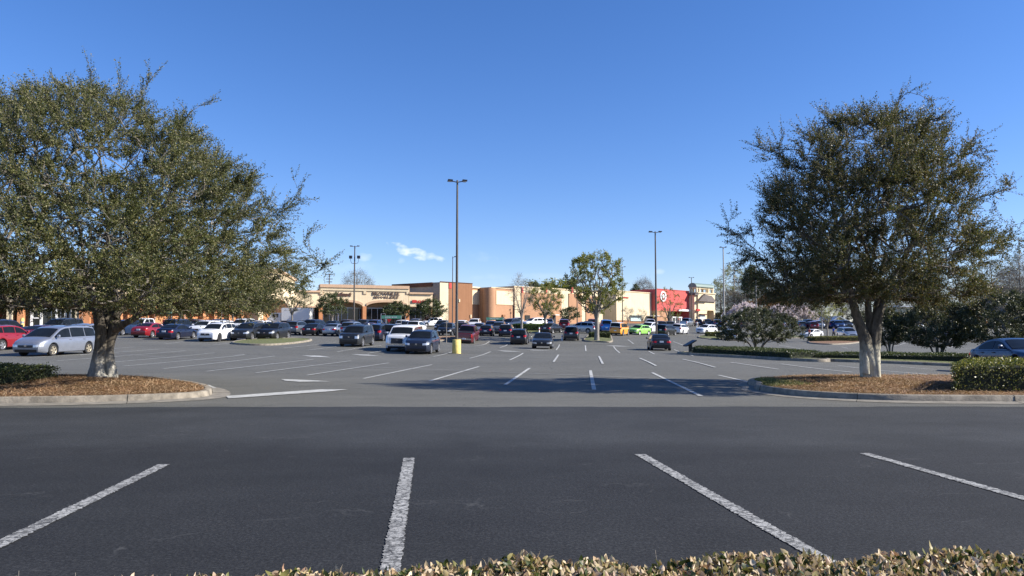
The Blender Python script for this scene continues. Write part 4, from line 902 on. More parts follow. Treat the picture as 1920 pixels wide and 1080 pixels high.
def text_part(body, name, F, pxl, pxr, pyt, pyb, v, m, parent, shear=0, bold=.02, ext=.12):
    cu = bpy.data.curves.new(name, 'FONT'); cu.body = body; cu.extrude = ext; cu.offset = bold; cu.shear = shear; cu.resolution_u = 2
    o = bpy.data.objects.new(name, cu); C.objects.link(o); dg = bpy.context.evaluated_depsgraph_get(); me = bpy.data.meshes.new_from_object(o.evaluated_get(dg)); bpy.data.objects.remove(o)
    co = np.array([v_.co[:] for v_ in me.vertices]); lo, hi = co.min(0), co.max(0); u0, u1 = F.u(pxl), F.u(pxr); z1, z0 = F.z(pyt, (u0 + u1) / 2), F.z(pyb, (u0 + u1) / 2)
    off = np.zeros(3); L = parent
    while L: off += np.array(L.location); L = L.parent
    for v_ in me.vertices:
        c = np.array(v_.co); f = (c - lo) / (hi - lo + 1e-9); u = u0 + f[0] * (u1 - u0)
        v_.co = Vector(np.array(F.T(u, v + f[2] * ext, z0 + f[1] * (z1 - z0))) - off)
    me.name = name; me.materials.clear(); me.materials.append(m); return obj(name, me, parent)
def P2(px, d, py=600): return at(px, py, d)[:2]
def bld(label, p, name='store_building', cat='building'):
    z = gz(*p[:2]); return thing(name, label, cat, (p[0], p[1], z))
def storefront(F, t, px0, px1, pyt, n, v=-2.6, door=None):
    """glass bays with mullions, a door frame"""
    u0, u1 = F.u(px0, v=v), F.u(px1, v=v); zt = F.z(pyt, (u0 + u1) / 2, v); zb = gz(*F.T(u0, 0, 0)[:2]) - .5
    for k in range(n):
        a, b = u0 + (u1 - u0) * k / n, u0 + (u1 - u0) * (k + 1) / n
        g = LB(MB().box((a + .06, v - .05, zb), (b - .06, v, zt), F.T), 'window', m_glassdark, t)
        LB(MB().box((a - .05, v - .04, zb), (a + .06, v + .06, zt), F.T), 'mullion', m_galv, t)
    LB(MB().box((u0, v - .3, zt), (u1, v + .05, zt + .18), F.T), 'lintel', m_galv, t)

# left wing: glazed entrance
pA, pB = P2(-60, 96), P2(168, 101); F0 = Frame(pA, pB)
t = bld('cream and orange shop wing with a white-framed glass entrance behind the left oak', pA)
LB(fbox(F0, -60, 168, -18, 0, 546, 558), 'parapet', m_cream, t)
LB(fbox(F0, -60, 168, 0, .12, 556.5, 559.5), 'trim', m_tan, t)
LB(fbox(F0, -60, 168, -18, -3, 558, None), 'wall', m_darkbrown, t)
for a, b, mm in ((32, 43, m_orange), (12, 23, m_cream2), (148, 168, m_orange), (-60, -20, m_orange)): LB(fbox(F0, a, b, -2.9, -.05, 559, None), 'column', mm, t)
storefront(F0, t, 44, 148, 561, 6, -1.5)
LB(fbox(F0, 66, 116, -1.4, -1.2, 566.5, 568.2), 'transom', m_white, t)
LB(fbox(F0, 71, 104, -1.4, -1.3, 569, 575), 'frosted_transom', m_frost, t)
e = LB(fbox(F0, 54, 122, -1.4, -.9, 576, 580.5), 'entrance_frame', m_white, t)
for a, b in ((54, 57.5), (72, 76), (101, 104), (118, 122), (57.5, 57.9)): LB(fbox(F0, a, b, -1.4, -.9, 580.5, None), 'entrance_post', m_white, t)
for a, b in ((57.5, 72), (104, 118)): LB(fbox(F0, a, b, -1.35, -.95, 595, 597), 'door_rail', m_white, t)
LB(fbox(F0, 140, 148, -1.2, -.2, 574, None), 'column', m_cream2, t)
# left wing: long orange arcade running back to the corner
pC = P2(548, 139); F1 = Frame(pB, pC)
t = bld('long orange-brick shopping arcade with cream gable behind the left oak', pB)
LB(fbox(F1, 168, 556, -22, -2.6, 548, None, zt=F1.z(556, F1.u(350))), 'wall', m_orange, t)
zc0, zc1 = F1.z(568, F1.u(360)), F1.z(543, F1.u(360))
def seg(F, a, b, v0, v1, z0, z1, nm, mm, tt): return LB(MB().box((F.u(a), v0, z0), (F.u(b), v1, z1), F.T), nm, mm, tt)
seg(F1, 168, 478, -3, .2, zc0, zc1, 'parapet', m_cream, t); seg(F1, 168, 478, .2, .35, zc1 - .5, zc1, 'cornice', m_tan, t)
seg(F1, 168, 478, -2.9, -.1, zc0 - .5, zc0, 'soffit', m_soffit, t)
for a in (185, 225, 262, 290, 345, 381, 402, 430, 452): LB(fbox(F1, a, a + 5.5, -1.2, 0, None, None, zt=zc0 - .1), 'column', m_orange, t)
# the gabled arch
ua, ub = F1.u(478), F1.u(545); zt = F1.z(524, (ua + ub) / 2); zp = F1.z(508, (ua + ub) / 2); zsp = F1.z(585, (ua + ub) / 2)
um = (ua + ub) / 2; poly = [(ua, zt), (um, zp), (ub, zt), (ub, zsp - 5), (ub - 1.2, zsp - 5)]
rx = (ub - ua) / 2 - 1.2; arc = [(um + rx * math.cos(a), zsp + (F1.z(560, um) - zsp) * math.sin(a)) for a in np.linspace(0, math.pi, 17)]
poly2 = [(ua, zt), (ua, zsp - 5), (ua + 1.2, zsp - 5)] + arc[::-1] + [(ub - 1.2, zsp - 5), (ub, zsp - 5), (ub, zt), (um, zp)]
def arch_band(F, poly, v0, v1): 
    mb = MB(); mb.prism(poly, v0, v1, lambda a, b, c: F.T(a, c, b)); return mb
LB(arch_band(F1, poly2, -3, .8), 'gable', m_cream, t)
LB(arch_band(F1, [(ua - .4, zt - .1), (um, zp - .02), (um, zp + .45), (ua - .4, zt + .35)], -3, 1.1), 'gable_coping', m_tan, t)
LB(arch_band(F1, [(um, zp - .02), (ub + .4, zt - .1), (ub + .4, zt + .35), (um, zp + .45)], -3, 1.1), 'gable_coping', m_tan, t)

# front strip: cream arcades with signs
h1, h2 = 625 - 535.3, 625 - 538.9
q1, q2 = P2(600, 142), P2(766, 142 * h1 / h2); F2 = Frame(q1, q2)
t = bld('cream arcaded strip of shops with two broad arches and dark sign lettering', q1)
um_ = F2.u(683); zr = F2.z(537, um_); LB(MB().box((F2.u(766), -24, -1), (F2.u(600), -3, zr - .5), F2.T), 'wall', m_soffit, t)
zs_ = F2.z(574.5, F2.u(683)); zcr = F2.z(566.5, F2.u(722))
def two_arch(F, pxs, ztop, zspr, zcrown, colw):
    parts = []
    for (a, b) in pxs:
        ua, ub = F.u(a), F.u(b); m_ = (ua + ub) / 2; rx = (ub - ua) / 2
        arc = [(m_ + rx * math.cos(x), zspr + (zcrown - zspr) * math.sin(x)) for x in np.linspace(0, math.pi, 21)]
        parts.append((ua, ub, arc))
    return parts
pa = two_arch(F2, [(604.5, 679.5), (687, 762)], zr, zs_, zcr, 1)
outline = [(F2.u(600), zr), (F2.u(600), zs_)] + pa[0][2][::-1] + pa[1][2][::-1] + [(F2.u(766), zs_), (F2.u(766), zr)]
LB(arch_band(F2, outline, -3.2, 0), 'facade', m_cream, t)
for ua, ub, arc in pa:
    o_ = [((x - (ua + ub) / 2) * 1.0 + (ua + ub) / 2, z) for x, z in arc]; m_ = (ua + ub) / 2
    inner = [(m_ + (x - m_) * .992, z - .02) for x, z in arc]; outer = [(m_ + (x - m_) * 1.02, z + .42) for x, z in arc]
    mb = MB(); n = len(arc)
    mb.add([F2.T(x, -.3, z) for x, z in inner] + [F2.T(x, -.3, z) for x, z in outer] + [F2.T(x, .16, z) for x, z in inner] + [F2.T(x, .16, z) for x, z in outer],
           [(2 * n + i, 2 * n + i + 1, 3 * n + i + 1, 3 * n + i) for i in range(n - 1)] + [(n + i, n + i + 1, 3 * n + i + 1, 3 * n + i)[::-1] for i in range(n - 1)] + [(i, i + 1, 2 * n + i + 1, 2 * n + i) for i in range(n - 1)])
    LB(mb, 'arch_trim', m_tan, t)
LB(fbox(F2, 599.3, 766.7, -3.2, .35, None, None, zt=zr + .25, zb=zr - .35), 'cornice', m_tan, t)
LB(fbox(F2, 600, 766, -3.0, .18, None, None, zt=zr - .35, zb=zr - .9), 'cornice_band', m_cream2, t)
for a in (601.5, 683.3, 764): 
    LB(fbox(F2, a - 3.4, a + 3.4, -1.4, .12, None, None, zt=zs_ + .02), 'column', m_orange, t)
    LB(fbox(F2, a - 3.3, a + 3.3, 0, .12, 542, 552), 'pilaster_panel', m_tan, t); LB(fbox(F2, a - 2.4, a + 2.4, .12, .16, 543.5, 551), 'inset_panel', m_cream2, t)
storefront(F2, t, 606, 762, 578.5, 14, -2.8)
for a, b in ((626, 638), (718, 728)): LB(fbox(F2, a, b, -2.7, -2.3, 586.5, 588), 'door_head', m_white, t); LB(fbox(F2, a, a + 2, -2.7, -2.3, 588, None), 'door_frame', m_white, t); LB(fbox(F2, b - 2, b, -2.7, -2.3, 588, None), 'door_frame', m_white, t)
text_part('Hallmark', 'sign_lettering', F2, 626, 660, 548, 555.5, .05, m_signdark, t, .5, .03)
text_part('BROWNLEE', 'sign_lettering', F2, 698, 749, 547.8, 554, .05, m_signdark, t, 0, -.012)
text_part('JEWELERS', 'sign_lettering', F2, 700, 747, 555.4, 560.6, .05, m_signdark, t, 0, -.012)
# low part to the left of the arcade
F2a = Frame(P2(540, 139.5), q1); t = bld('low cream link between the arcade gable and the two-arch strip', P2(540, 139.5)); um_ = F2a.u(580)
LB(fbox(F2a, 548, 599.4, -20, -.1, 545.5, 575), 'facade', m_cream, t); LB(fbox(F2a, 548, 599.4, -.1, .2, 544.3, 547.5), 'cornice', m_tan, t); LB(fbox(F2a, 548, 599.4, -.1, .1, 573.5, 576.5), 'trim', m_tan, t)
LB(fbox(F2a, 548, 599.4, -20, -4, 575, None), 'wall', m_darkbrown, t); storefront(F2a, t, 552, 598, 577, 5, -3)
# part right of the arcade with the red sign
q3 = F2.T(F2.u(812), 0, 0); F2b = Frame(q2, q3); t = bld('low cream shop with red lettering left of the tall brown building', q2)
LB(fbox(F2b, 766.8, 811, -20, -.1, 549.5, 575), 'facade', m_cream, t); LB(fbox(F2b, 766.8, 811.4, -.1, .25, 548.3, 551.5), 'cornice', m_tan, t)
LB(fbox(F2b, 766.8, 811, -20, -3.5, 575, None), 'wall', m_darkbrown, t); storefront(F2b, t, 768, 810, 578, 4, -2.8); LB(fbox(F2b, 808.5, 811, -3, -.2, 575, None), 'column', m_orange, t)
text_part('KUMON', 'sign_lettering', F2b, 783, 808, 563, 568.5, .0, m_signred, t, 0, .03)
LB(fbox(F2b, 772.5, 781, 0, .15, 562.5, 567.5), 'sign_emblem', m_signred, t)

# big brown building
c0 = P2(824, 150); c1 = P2(884.5, 155.7); cl_ = P2(735, 157.6); F3 = Frame(c0, c1); F3s = Frame(cl_, c0)
t = bld('tall brown and cream windowless store block rising over the strip', c0); zt = F3.z(528.6, 0); zg = 0
back = (np.array(c1) + np.array([-8, 25])); mb = MB(); fp = [tuple(cl_), tuple(c0), tuple(c1), (c1[0] - 4, c1[1] + 18), (cl_[0] + 6, cl_[1] + 20)]
mb.prism(fp, zg, zt - .05, lambda a, b, c: (a, b, c)); LB(mb, 'wall', m_grey, t)
LB(fbox(F3, 824, 840.5, 0, .12, None, 613, zt=zt), 'cream_panel', m_cream2, t)
LB(fbox(F3, 840.5, 884.5, 0, .2, None, None, zt=zt + .05), 'brown_panel', m_brown, t)
LB(fbox(F3, 840.5, 845, .2, .28, None, 541, zt=zt - .1), 'red_square', m_signred, t)
LB(MB().box((F3.u(824), -.0, zt), (F3.u(884.5), .3, zt + .12), F3.T), 'coping', m_darkbrown, t)
LB(fbox(F3s, 735, 811, 0, .2, None, None, zt=zt, zb=zt - .85), 'fascia', m_darkbrown, t)
LB(fbox(F3, 824, 840.5, .12, .2, 608, None), 'plinth', m_brick, t)
LB(fbox(F3, 858.3, 860.5, .2, .4, 561, 566.5), 'wall_sign', m_cream2, t); LB(fbox(F3, 880, 882, .2, .4, 590, 596), 'wall_sign', m_cream2, t)
# tan building with round tower
d1 = P2(884.5, 157.5); d2_ = P2(900, 160); F4 = Frame(d1, d2_); t = bld('tan brick building with a rounded corner tower and cream panels', d1)
z4 = F4.z(538.5, 0)
LB(MB().prism([tuple(d1), tuple(P2(899, 160)), tuple(P2(899, 175)), tuple(P2(878, 175))], 0, z4, lambda a, b, c: (a, b, c)), 'wall', m_brick, t)
LB(fbox(F4, 884.5, 898.8, 0, .08, 544.5, 571), 'cream_panel', m_cream2, t)
LB(fbox(F4, 884.3, 899, -.1, .2, None, None, zt=z4 + .15, zb=z4 - .15), 'coping', m_cream2, t)
dc = P2(919, 158.5); rt = 1.35; 
F5 = Frame(P2(921, 157.4), P2(965, 157.4 * (625 - 539) / (625 - 542.0))); z5 = F5.z(539.5, 0)
LB(MB().lathe([(rt, 0), (rt, z5)], 28, lambda x, y, z: (dc[0] + x - .2, dc[1] + y, z)), 'round_tower', m_brick, t, 40)
LB(MB().prism([tuple(P2(899, 160.1)), tuple(P2(908, 158.9)), tuple(P2(915, 159.0)), tuple(P2(915, 170)), tuple(P2(899, 170))], 0, z5 - .02, lambda a, b, c: (a, b, c)), 'return_wall', m_brick, t)
LB(MB().box((0, -14, 0), (F5.L, 0, z5), F5.T), 'wall', m_brick, t); LB(fbox(F5, 930, 963, 0, .1, 546, 571.5), 'cream_panel', m_cream2, t)
LB(MB().box((-.1, -14, z5), (F5.L, .15, z5 + .15), F5.T), 'coping', m_cream2, t); LB(fbox(F5, 962.2, 963.4, .1, .3, 540, None), 'downpipe', m_darkbrown, t)
LB(fbox(F5, 941, 946, 0, .3, 590, 594), 'vent', m_brown, t)
# long cream wall
e1 = P2(964, 180); e2 = P2(1130, 180 * 88 / 78.0); F6 = Frame(e1, e2); t = bld('long cream and brick side of the big store behind the vase-shaped trees', e1); z6 = F6.z(537.5, 0)
LB(MB().box((0, -30, 0), (F6.L, 0, z6), F6.T), 'wall', m_cream2, t); LB(MB().box((-.2, -30, z6), (F6.L + .2, .2, z6 + .2), F6.T), 'coping', m_cream, t)
for a, b, pt_ in ((977, 1052, 550), (1066, 1090, 551), (1098, 1120, 556)): LB(fbox(F6, a, b, 0, .2, pt_, None), 'brick_panel', m_brick, t)
for a in (977.5, 1022.5, 1071): LB(fbox(F6, a, a + 2.5, 0, .3, 538.5, 549), 'red_stripe', m_red, t)
LB(fbox(F6, 1033, 1041, .2, 1.6, 590, 591.3), 'door_canopy', m_white, t); LB(fbox(F6, 1036, 1040, .2, .4, 592, None), 'door', m_black, t); LB(fbox(F6, 983, 992, .2, .35, 591, 600), 'window', m_glassdark, t)
# pharmacy block
g1 = P2(1156, 212); g2 = P2(1221.5, 212 * 79.5 / 74.9); F7 = Frame(g1, g2); t = bld('plain cream block with a small red pharmacy sign', g1); z7 = F7.z(545.5, 0)
fp = [tuple(P2(1128, 219)), tuple(g1), tuple(g2), (g2[0] - 8, g2[1] + 20), (g1[0] - 10, g1[1] + 24)]
LB(MB().prism(fp, 0, z7, lambda a, b, c: (a, b, c)), 'wall', m_cream2, t); LB(MB().box((0, -1, z7), (F7.L, .2, z7 + .2), F7.T), 'coping', m_cream, t)
LB(fbox(F7, 1156, 1221, 0, .1, 601, None), 'plinth', m_brown, t); text_part('pharmacy', 'sign_lettering', F7, 1168.5, 1178, 556, 560, .1, m_signred, t)
LB(fbox(F7, 1181, 1201.5, .1, .3, 592.5, 602), 'window', m_frost, t); LB(fbox(F7, 1180.5, 1202, .1, 1, 591.3, 592.6), 'window_hood', m_greenroof, t)
LB(fbox(F7, 1212, 1224, .1, 2.5, 592, 593.3), 'door_canopy', m_white, t); LB(fbox(F7, 1213, 1221, .1, .3, 593.3, None), 'door', m_black, t)
# red storefront
k1 = P2(1232, 224); k2 = P2(1293, 224 * 83.3 / 78.6); F8 = Frame(k1, k2); t = bld('red big-box storefront with a white bullseye emblem', k1, 'red_store'); z8 = F8.z(541.7, 0)
ks = P2(1203, 228); F8s = Frame(ks, k1)
fp = [tuple(ks), tuple(k1), tuple(k2), (k2[0] - 20, k2[1] + 22), (ks[0] - 12, ks[1] + 25)]
zca = F8.z(584, F8.u(1280)); LB(MB().prism(fp, zca, z8, lambda a, b, c: (a, b, c)), 'wall', m_red, t)
fp2 = [tuple(F8s.T(0, -.0, 0)[:2]), tuple(F8.T(0, 0, 0)[:2]), tuple(F8.T(F8.u(1252), 0, 0)[:2]), tuple(F8.T(F8.u(1252), -5, 0)[:2]), tuple(F8.T(F8.L, -5, 0)[:2]), (k2[0] - 20, k2[1] + 22), (ks[0] - 12, ks[1] + 25)]
LB(MB().prism(fp2, 0, zca, lambda a, b, c: (a, b, c)), 'ground_storey', m_brick, t)
LB(MB().box((0, 0.0, z8), (F8.L, .15, z8 + .12), F8.T), 'coping', m_red, t)
LB(fbox(F8, 1271, 1297, -.2, .5, 580.3, 583.8), 'canopy_band', m_white, t); LB(fbox(F8, 1291, 1293, -5, -.05, 583.8, None), 'column', m_red, t); LB(fbox(F8, 1252, 1291, -5.2, -4.9, 584, None), 'glass_wall', m_glassdark, t)
LB(fbox(F8, 1258, 1276, -1.5, .6, 594, 596), 'vestibule_frame', m_white, t)
for a in (1258, 1264, 1270.5, 1275): LB(fbox(F8, a, a + 1.2, -1.3, .4, 596, None), 'vestibule_post', m_white, t)
uc, zc = F8.u(1243.2), F8.z(555.5, F8.u(1243.2)); Rr = (F8.z(544, uc) - F8.z(566, uc)) / 2 * .9; TT = lambda v0: (lambda x, y, z: F8.T(uc + x, v0 + z, zc + y))
mb = MB(); nn_ = 40
for ro, ri in ((1, .68), (.36, 0)):
    o = [(math.cos(a), math.sin(a)) for a in np.linspace(0, 2 * math.pi, nn_, endpoint=False)]
    if ri:
        vs = [TT(.0)(x * Rr * ro, y * Rr * ro, .25) for x, y in o] + [TT(.0)(x * Rr * ri, y * Rr * ri, .25) for x, y in o] + [TT(.0)(x * Rr * ro, y * Rr * ro, 0.02) for x, y in o] + [TT(.0)(x * Rr * ri, y * Rr * ri, 0.02) for x, y in o]
        mb.add(vs, [(i, (i + 1) % nn_, nn_ + (i + 1) % nn_, nn_ + i) for i in range(nn_)] + [(i, (i + 1) % nn_, 2 * nn_ + (i + 1) % nn_, 2 * nn_ + i) for i in range(nn_)] + [(nn_ + i, nn_ + (i + 1) % nn_, 3 * nn_ + (i + 1) % nn_, 3 * nn_ + i) for i in range(nn_)])
    else: mb.lathe([(Rr * ro, .02), (Rr * ro, .25)], nn_, TT(0))
LB(mb, 'bullseye_emblem', m_white, t)
# tan wing right of red
l1 = P2(1292.5, 239); F9 = Frame(l1, P2(1309, 243)); t = bld('tan brick wing between the red storefront and the belfry tower', l1); LB(fbox(F9, 1292.5, 1308, -10, 0, 556, None), 'wall', m_brick, t); LB(fbox(F9, 1292.5, 1308, -10, .2, 554.8, 556), 'coping', m_cream, t)
# belfry building
o1 = P2(1308, 236); o2 = P2(1341, 243); F10 = Frame(o1, o2); t = bld('cream shop with an open belfry tower and green barrel roof', o1, 'belfry_building')
zl = F10.z(551, F10.u(1325))
LB(fbox(F10, 1309.5, 1341, -7, 0, 550.5, 582), 'wall', m_cream, t)
ua, ub = F10.u(1325.5), F10.u(1338.5); m_ = (ua + ub) / 2; rx = (ub - ua) / 2; zsp = F10.z(588, m_); zz = F10.z(582, m_)
LB(fbox(F10, 1309.5, 1325.5, -7, 0, 582, None), 'wall', m_cream, t); LB(fbox(F10, 1338.5, 1341, -7, 0, 582, None), 'wall', m_cream, t)
arc = [(m_ + rx * math.cos(a), zsp + rx * math.sin(a) * .95) for a in np.linspace(0, math.pi, 13)]; LB(arch_band(F10, [(ua, zz + .0), (ua, zsp)] + arc[::-1] + [(ub, zsp), (ub, zz + .0)] if zz > zsp + rx else [(ua, zsp + rx + .3), (ua, zsp)] + arc[::-1] + [(ub, zsp), (ub, zsp + rx + .3)], -.5, .02), 'arch', m_cream, t)
LB(fbox(F10, 1325.5, 1338.5, -6.5, -3, 580, None), 'arch_recess', m_soffit, t)
LB(fbox(F10, 1312, 1321.5, 0, .15, 590.5, 606), 'window', m_white, t); LB(fbox(F10, 1310.5, 1322.5, 0, .9, 588.7, 590.5), 'awning', m_darkbrown, t)
LB(fbox(F10, 1308.5, 1341.6, -4.2, .3, 549, 550.8), 'ledge', m_cream2, t)
ug0, ug1 = F10.u(1306), F10.u(1341); ug = F10.u(1317.5); zga, zgb = F10.z(553, ug), F10.z(565.5, ug)
for a, b, m0 in ((F10.u(1306), F10.u(1323), F10.u(1316.5)), (F10.u(1323), F10.u(1341.5), F10.u(1323))):
    mb = MB(); 
    if a < m0: mb.add([F10.T(a, .9, zgb), F10.T(m0, .9, zga), F10.T(m0, -.1, zga), F10.T(a, -.1, zgb), F10.T(b, .9, zgb), F10.T(b, -.1, zgb)], [(0, 1, 2, 3), (1, 4, 5, 2), (0, 4, 1)])
    else: mb.add([F10.T(a, .5, zgb), F10.T(a - 1.2, .5, zga + .2), F10.T(b - 2.0, .1, zga - .2), F10.T(b, .5, zgb), F10.T(a - 1.2, -.1, zga + .2), F10.T(b - 2, -.1, zga - .2)], [(0, 3, 2, 1), (1, 2, 5, 4)])
    LB(mb, 'gable_roof', m_shingle, t)
zr0, zr1 = F10.z(539, F10.u(1325)), F10.z(531.5, F10.u(1325))
for a in (1307.5, 1312.5, 1329.5, 1337.5):
    for v in (-.1, -2.3): LB(fbox(F10, a, a + 1.8, v - .5, v, None, None, zt=zr0 + .1, zb=zl - .1), 'belfry_post', m_cream2, t)
LB(fbox(F10, 1303, 1309.5, -4.2, .2, 550.5, 553.5), 'ledge', m_shingle, t); LB(fbox(F10, 1305, 1309.5, -6.5, -.5, 553.5, None), 'side_wall', m_cream, t)
u0, u1 = F10.u(1305.5), F10.u(1339); vs = []; K = 13
for u_ in (u0, u1):
    for i in range(K):
        a = math.pi * i / (K - 1); vs.append(F10.T(u_, -1.35 + 1.6 * math.cos(a), zr0 + (zr1 - zr0) * math.sin(a)))
mb = MB(); mb.add(vs, [(i, i + 1, K + i + 1, K + i) for i in range(K - 1)] + [tuple(range(K)), tuple(range(K, 2 * K))[::-1], (0, K, 2 * K - 1, K - 1)]); LB(mb, 'barrel_roof', m_greenroof, t)
LB(MB().box((u0 + .3, -2.8, zr0 - .5), (u1 - .5, -.2, zr0 - .02), F10.T), 'roof_beam', m_cream2, t)
text_part('A', 'store_sign', F10, 1306, 1311, 580, 583, .3, m_signred, t) if False else LB(fbox(F10, 1304.5, 1311, 0, .4, 579.5, 583.2), 'shop_sign', m_signred, t)
# small gabled house and apartments at right
r1 = P2(1558, 215); r2 = P2(1590, 215); F11 = Frame(r1, r2); t = bld('small cream house with a white-edged gable beyond the far cars', r1, 'gabled_house', 'house'); ua, ub, m_ = F11.u(1560), F11.u(1588), F11.u(1573.5)
LB(arch_band(F11, [(ua, F11.z(612, ua)), (ua, F11.z(604, ua)), (m_, F11.z(594.5, m_)), (ub, F11.z(604, ub)), (ub, F11.z(612, ub))], -12, 0), 'wall', m_cream2, t)
for a, b in ((ua - .6, m_), (ub + .6, m_)):
    za, zb_ = F11.z(605, ua), F11.z(594.3, m_); LB(arch_band(F11, [(a, za), (b, zb_), (b, zb_ + .35), (a, za + .35)], -12.3, .5), 'roof', m_white, t)
s1 = P2(1838, 230); s2 = P2(1990, 215); F12 = Frame(s1, s2); t = bld('grey apartment block with a brown gable at the right edge', s1, 'apartment_building'); 
m_sid = stucco('siding_grey', (.20, .19, .18)); LB(fbox(F12, 1838, 1960, -14, 0, 540, None), 'wall', m_sid, t)
ua, ub = F12.u(1822), F12.u(1962); LB(arch_band(F12, [(ua, F12.z(548, ua)), (F12.u(1848), F12.z(530, F12.u(1848))), (F12.u(1880), F12.z(540, F12.u(1880))), (ub, F12.z(537, ub)), (ub, F12.z(541, ub))], -15, .8), 'roof', m_shingle, t)
for a in (1846, 1858, 1870, 1895, 1910, 1925):
    for yy_ in (548, 562, 577): LB(fbox(F12, a, a + 6, 0, .1, yy_, yy_ + 7.5), 'window', m_glassdark, t)
for a in (1888, 1912): LB(fbox(F12, a, a + 1.6, 0, .5, 540, None), 'corner_post', m_white, t)
for px, d, yt, lab in ((1698, 232, 573, 'pale low house half hidden right of the pale trunk'), (1738, 240, 578, 'white shed roof above the broad shrub')):
    a1, a2 = P2(px - 12, d), P2(px + 14, d); Fh = Frame(a1, a2); t = bld(lab, a1, 'house', 'house'); LB(fbox(Fh, px - 12, px + 14, -9, 0, yt + 3, None), 'wall', m_cream2, t); LB(fbox(Fh, px - 13, px + 15, -9.5, .5, yt, yt + 3), 'roof', m_white, t)

# ------------------------------------------------------------------ vehicles
DETAIL = {}
def make_car_meshes(kind):
    """returns list of (name, mesh, child list) in car space: x forward, z up"""
    K = {
     'sedan': dict(L=4.7, W=1.82, hood=[(2.35, .60), (2.3, .70), (2.1, .78), (1.4, .89), (.95, .95)], tail=[(-1.75, 1.02), (-2.15, 1.03), (-2.3, .98), (-2.35, .86)], belt=(.93, .99), G=[(1.05, .93), (.25, 1.33), (-.05, 1.40), (-.5, 1.41), (-.95, 1.36), (-1.85, 1.0)], wb=(1.38, -1.38), wr=.33, split=(-.22,)),
     'hatch': dict(L=4.1, W=1.73, hood=[(2.05, .66), (2.0, .78), (1.8, .86), (1.35, .94), (1.1, .99)], tail=[(-1.85, 1.05), (-1.98, .98), (-2.05, .8)], belt=(.96, 1.05), G=[(1.2, .97), (.45, 1.38), (.1, 1.46), (-.6, 1.48), (-1.4, 1.42), (-1.92, 1.03)], wb=(1.25, -1.22), wr=.31, split=(-.15,)),
     'suv': dict(L=4.6, W=1.86, hood=[(2.3, .82), (2.25, .93), (2.05, 1.0), (1.5, 1.07), (1.15, 1.11)], tail=[(-2.05, 1.12), (-2.2, 1.08), (-2.3, .8)], belt=(1.06, 1.16), G=[(1.2, 1.08), (.45, 1.53), (.1, 1.61), (-.5, 1.645), (-1.6, 1.60), (-1.85, 1.56), (-2.2, 1.1)], wb=(1.38, -1.3), wr=.36, split=(-.12, -1.15)),
     'bigsuv': dict(L=4.85, W=1.92, hood=[(2.42, .95), (2.38, 1.05), (2.2, 1.1), (1.6, 1.14), (1.2, 1.17)], tail=[(-2.2, 1.15), (-2.36, 1.1), (-2.42, .8)], belt=(1.12, 1.17), G=[(1.3, 1.14), (.72, 1.62), (.4, 1.72), (-.4, 1.77), (-1.9, 1.74), (-2.15, 1.68), (-2.38, 1.12)], wb=(1.45, -1.4), wr=.39, split=(-.12, -1.2)),
     'minivan': dict(L=5.15, W=1.98, hood=[(2.57, .70), (2.5, .83), (2.3, .92), (1.9, 1.03), (1.65, 1.09)], tail=[(-2.35, 1.08), (-2.5, 1.0), (-2.57, .75)], belt=(1.02, 1.08), G=[(1.75, 1.05), (.85, 1.56), (.45, 1.67), (-.3, 1.72), (-1.8, 1.70), (-2.2, 1.64), (-2.5, 1.05)], wb=(1.58, -1.50), wr=.35, split=(.05, -1.22)),
     'pickup': dict(L=5.7, W=1.98, hood=[(2.85, 1.0), (2.8, 1.12), (2.6, 1.17), (1.8, 1.22), (1.35, 1.24)], tail=[(-1.1, 1.2), (-2.75, 1.2), (-2.85, 1.16)], belt=(1.18, 1.2), G=[(1.45, 1.2), (.85, 1.74), (.5, 1.84), (-.4, 1.87), (-.85, 1.83), (-1.0, 1.2)], wb=(1.85, -1.75), wr=.4, split=(.15,)),
     'cabbed': dict(L=5.5, W=2.0, hood=[(2.75, 1.05), (2.7, 1.16), (2.5, 1.2), (1.8, 1.24), (1.35, 1.26)], tail=[(-2.55, 1.2), (-2.7, 1.2), (-2.75, 1.0)], belt=(1.2, 1.2), G=[(1.45, 1.22), (.85, 1.74), (.5, 1.86), (-.4, 1.9), (-2.4, 1.9), (-2.6, 1.86), (-2.72, 1.2)], wb=(1.75, -1.6), wr=.4, split=(-.1, -1.1)),
     'boxy': dict(L=4.6, W=1.92, hood=[(2.3, 1.0), (2.27, 1.1), (2.1, 1.14), (1.5, 1.16), (1.1, 1.18)], tail=[(-2.1, 1.16), (-2.26, 1.13), (-2.3, .9)], belt=(1.14, 1.16), G=[(1.2, 1.15), (.85, 1.68), (.6, 1.78), (-.4, 1.82), (-2.0, 1.8), (-2.15, 1.76), (-2.25, 1.15)], wb=(1.4, -1.4), wr=.41, split=(-.1, -1.2)),
    }[kind]
    L, W = K['L'], K['W']; hl = L / 2; wr = K['wr']; Ra = wr + .055; roof = kind == 'boxy'
    top = sorted(K['hood'] + K['tail'], key=lambda p: p[0]); tx = [p[0] for p in top]; tz = [p[1] for p in top]
    belt = lambda x: np.interp(x, [-hl, hl], [K['belt'][1], K['belt'][0]])
    def zt(x): 
        g0, g1 = K['G'][-1][0], K['G'][0][0]
        return float(np.interp(x, tx, tz)) if (x > g1 - .1 or x < g0 + .1) else float(belt(x)) + .0
    x0 = .55 * hl
    def w(x): f = min(1, max(0, (abs(x) - x0) / (hl - x0))); return W / 2 * (1 - .05 * f - .17 * f ** 4)
    def zb(x):
        z = .23 + .06 * max(0, (abs(x) - .85 * hl) / (.15 * hl))
        for c in K['wb']:
            if abs(x - c) < Ra: z = max(z, wr + math.sqrt(max(0, Ra * Ra - (x - c) ** 2)))
        return z
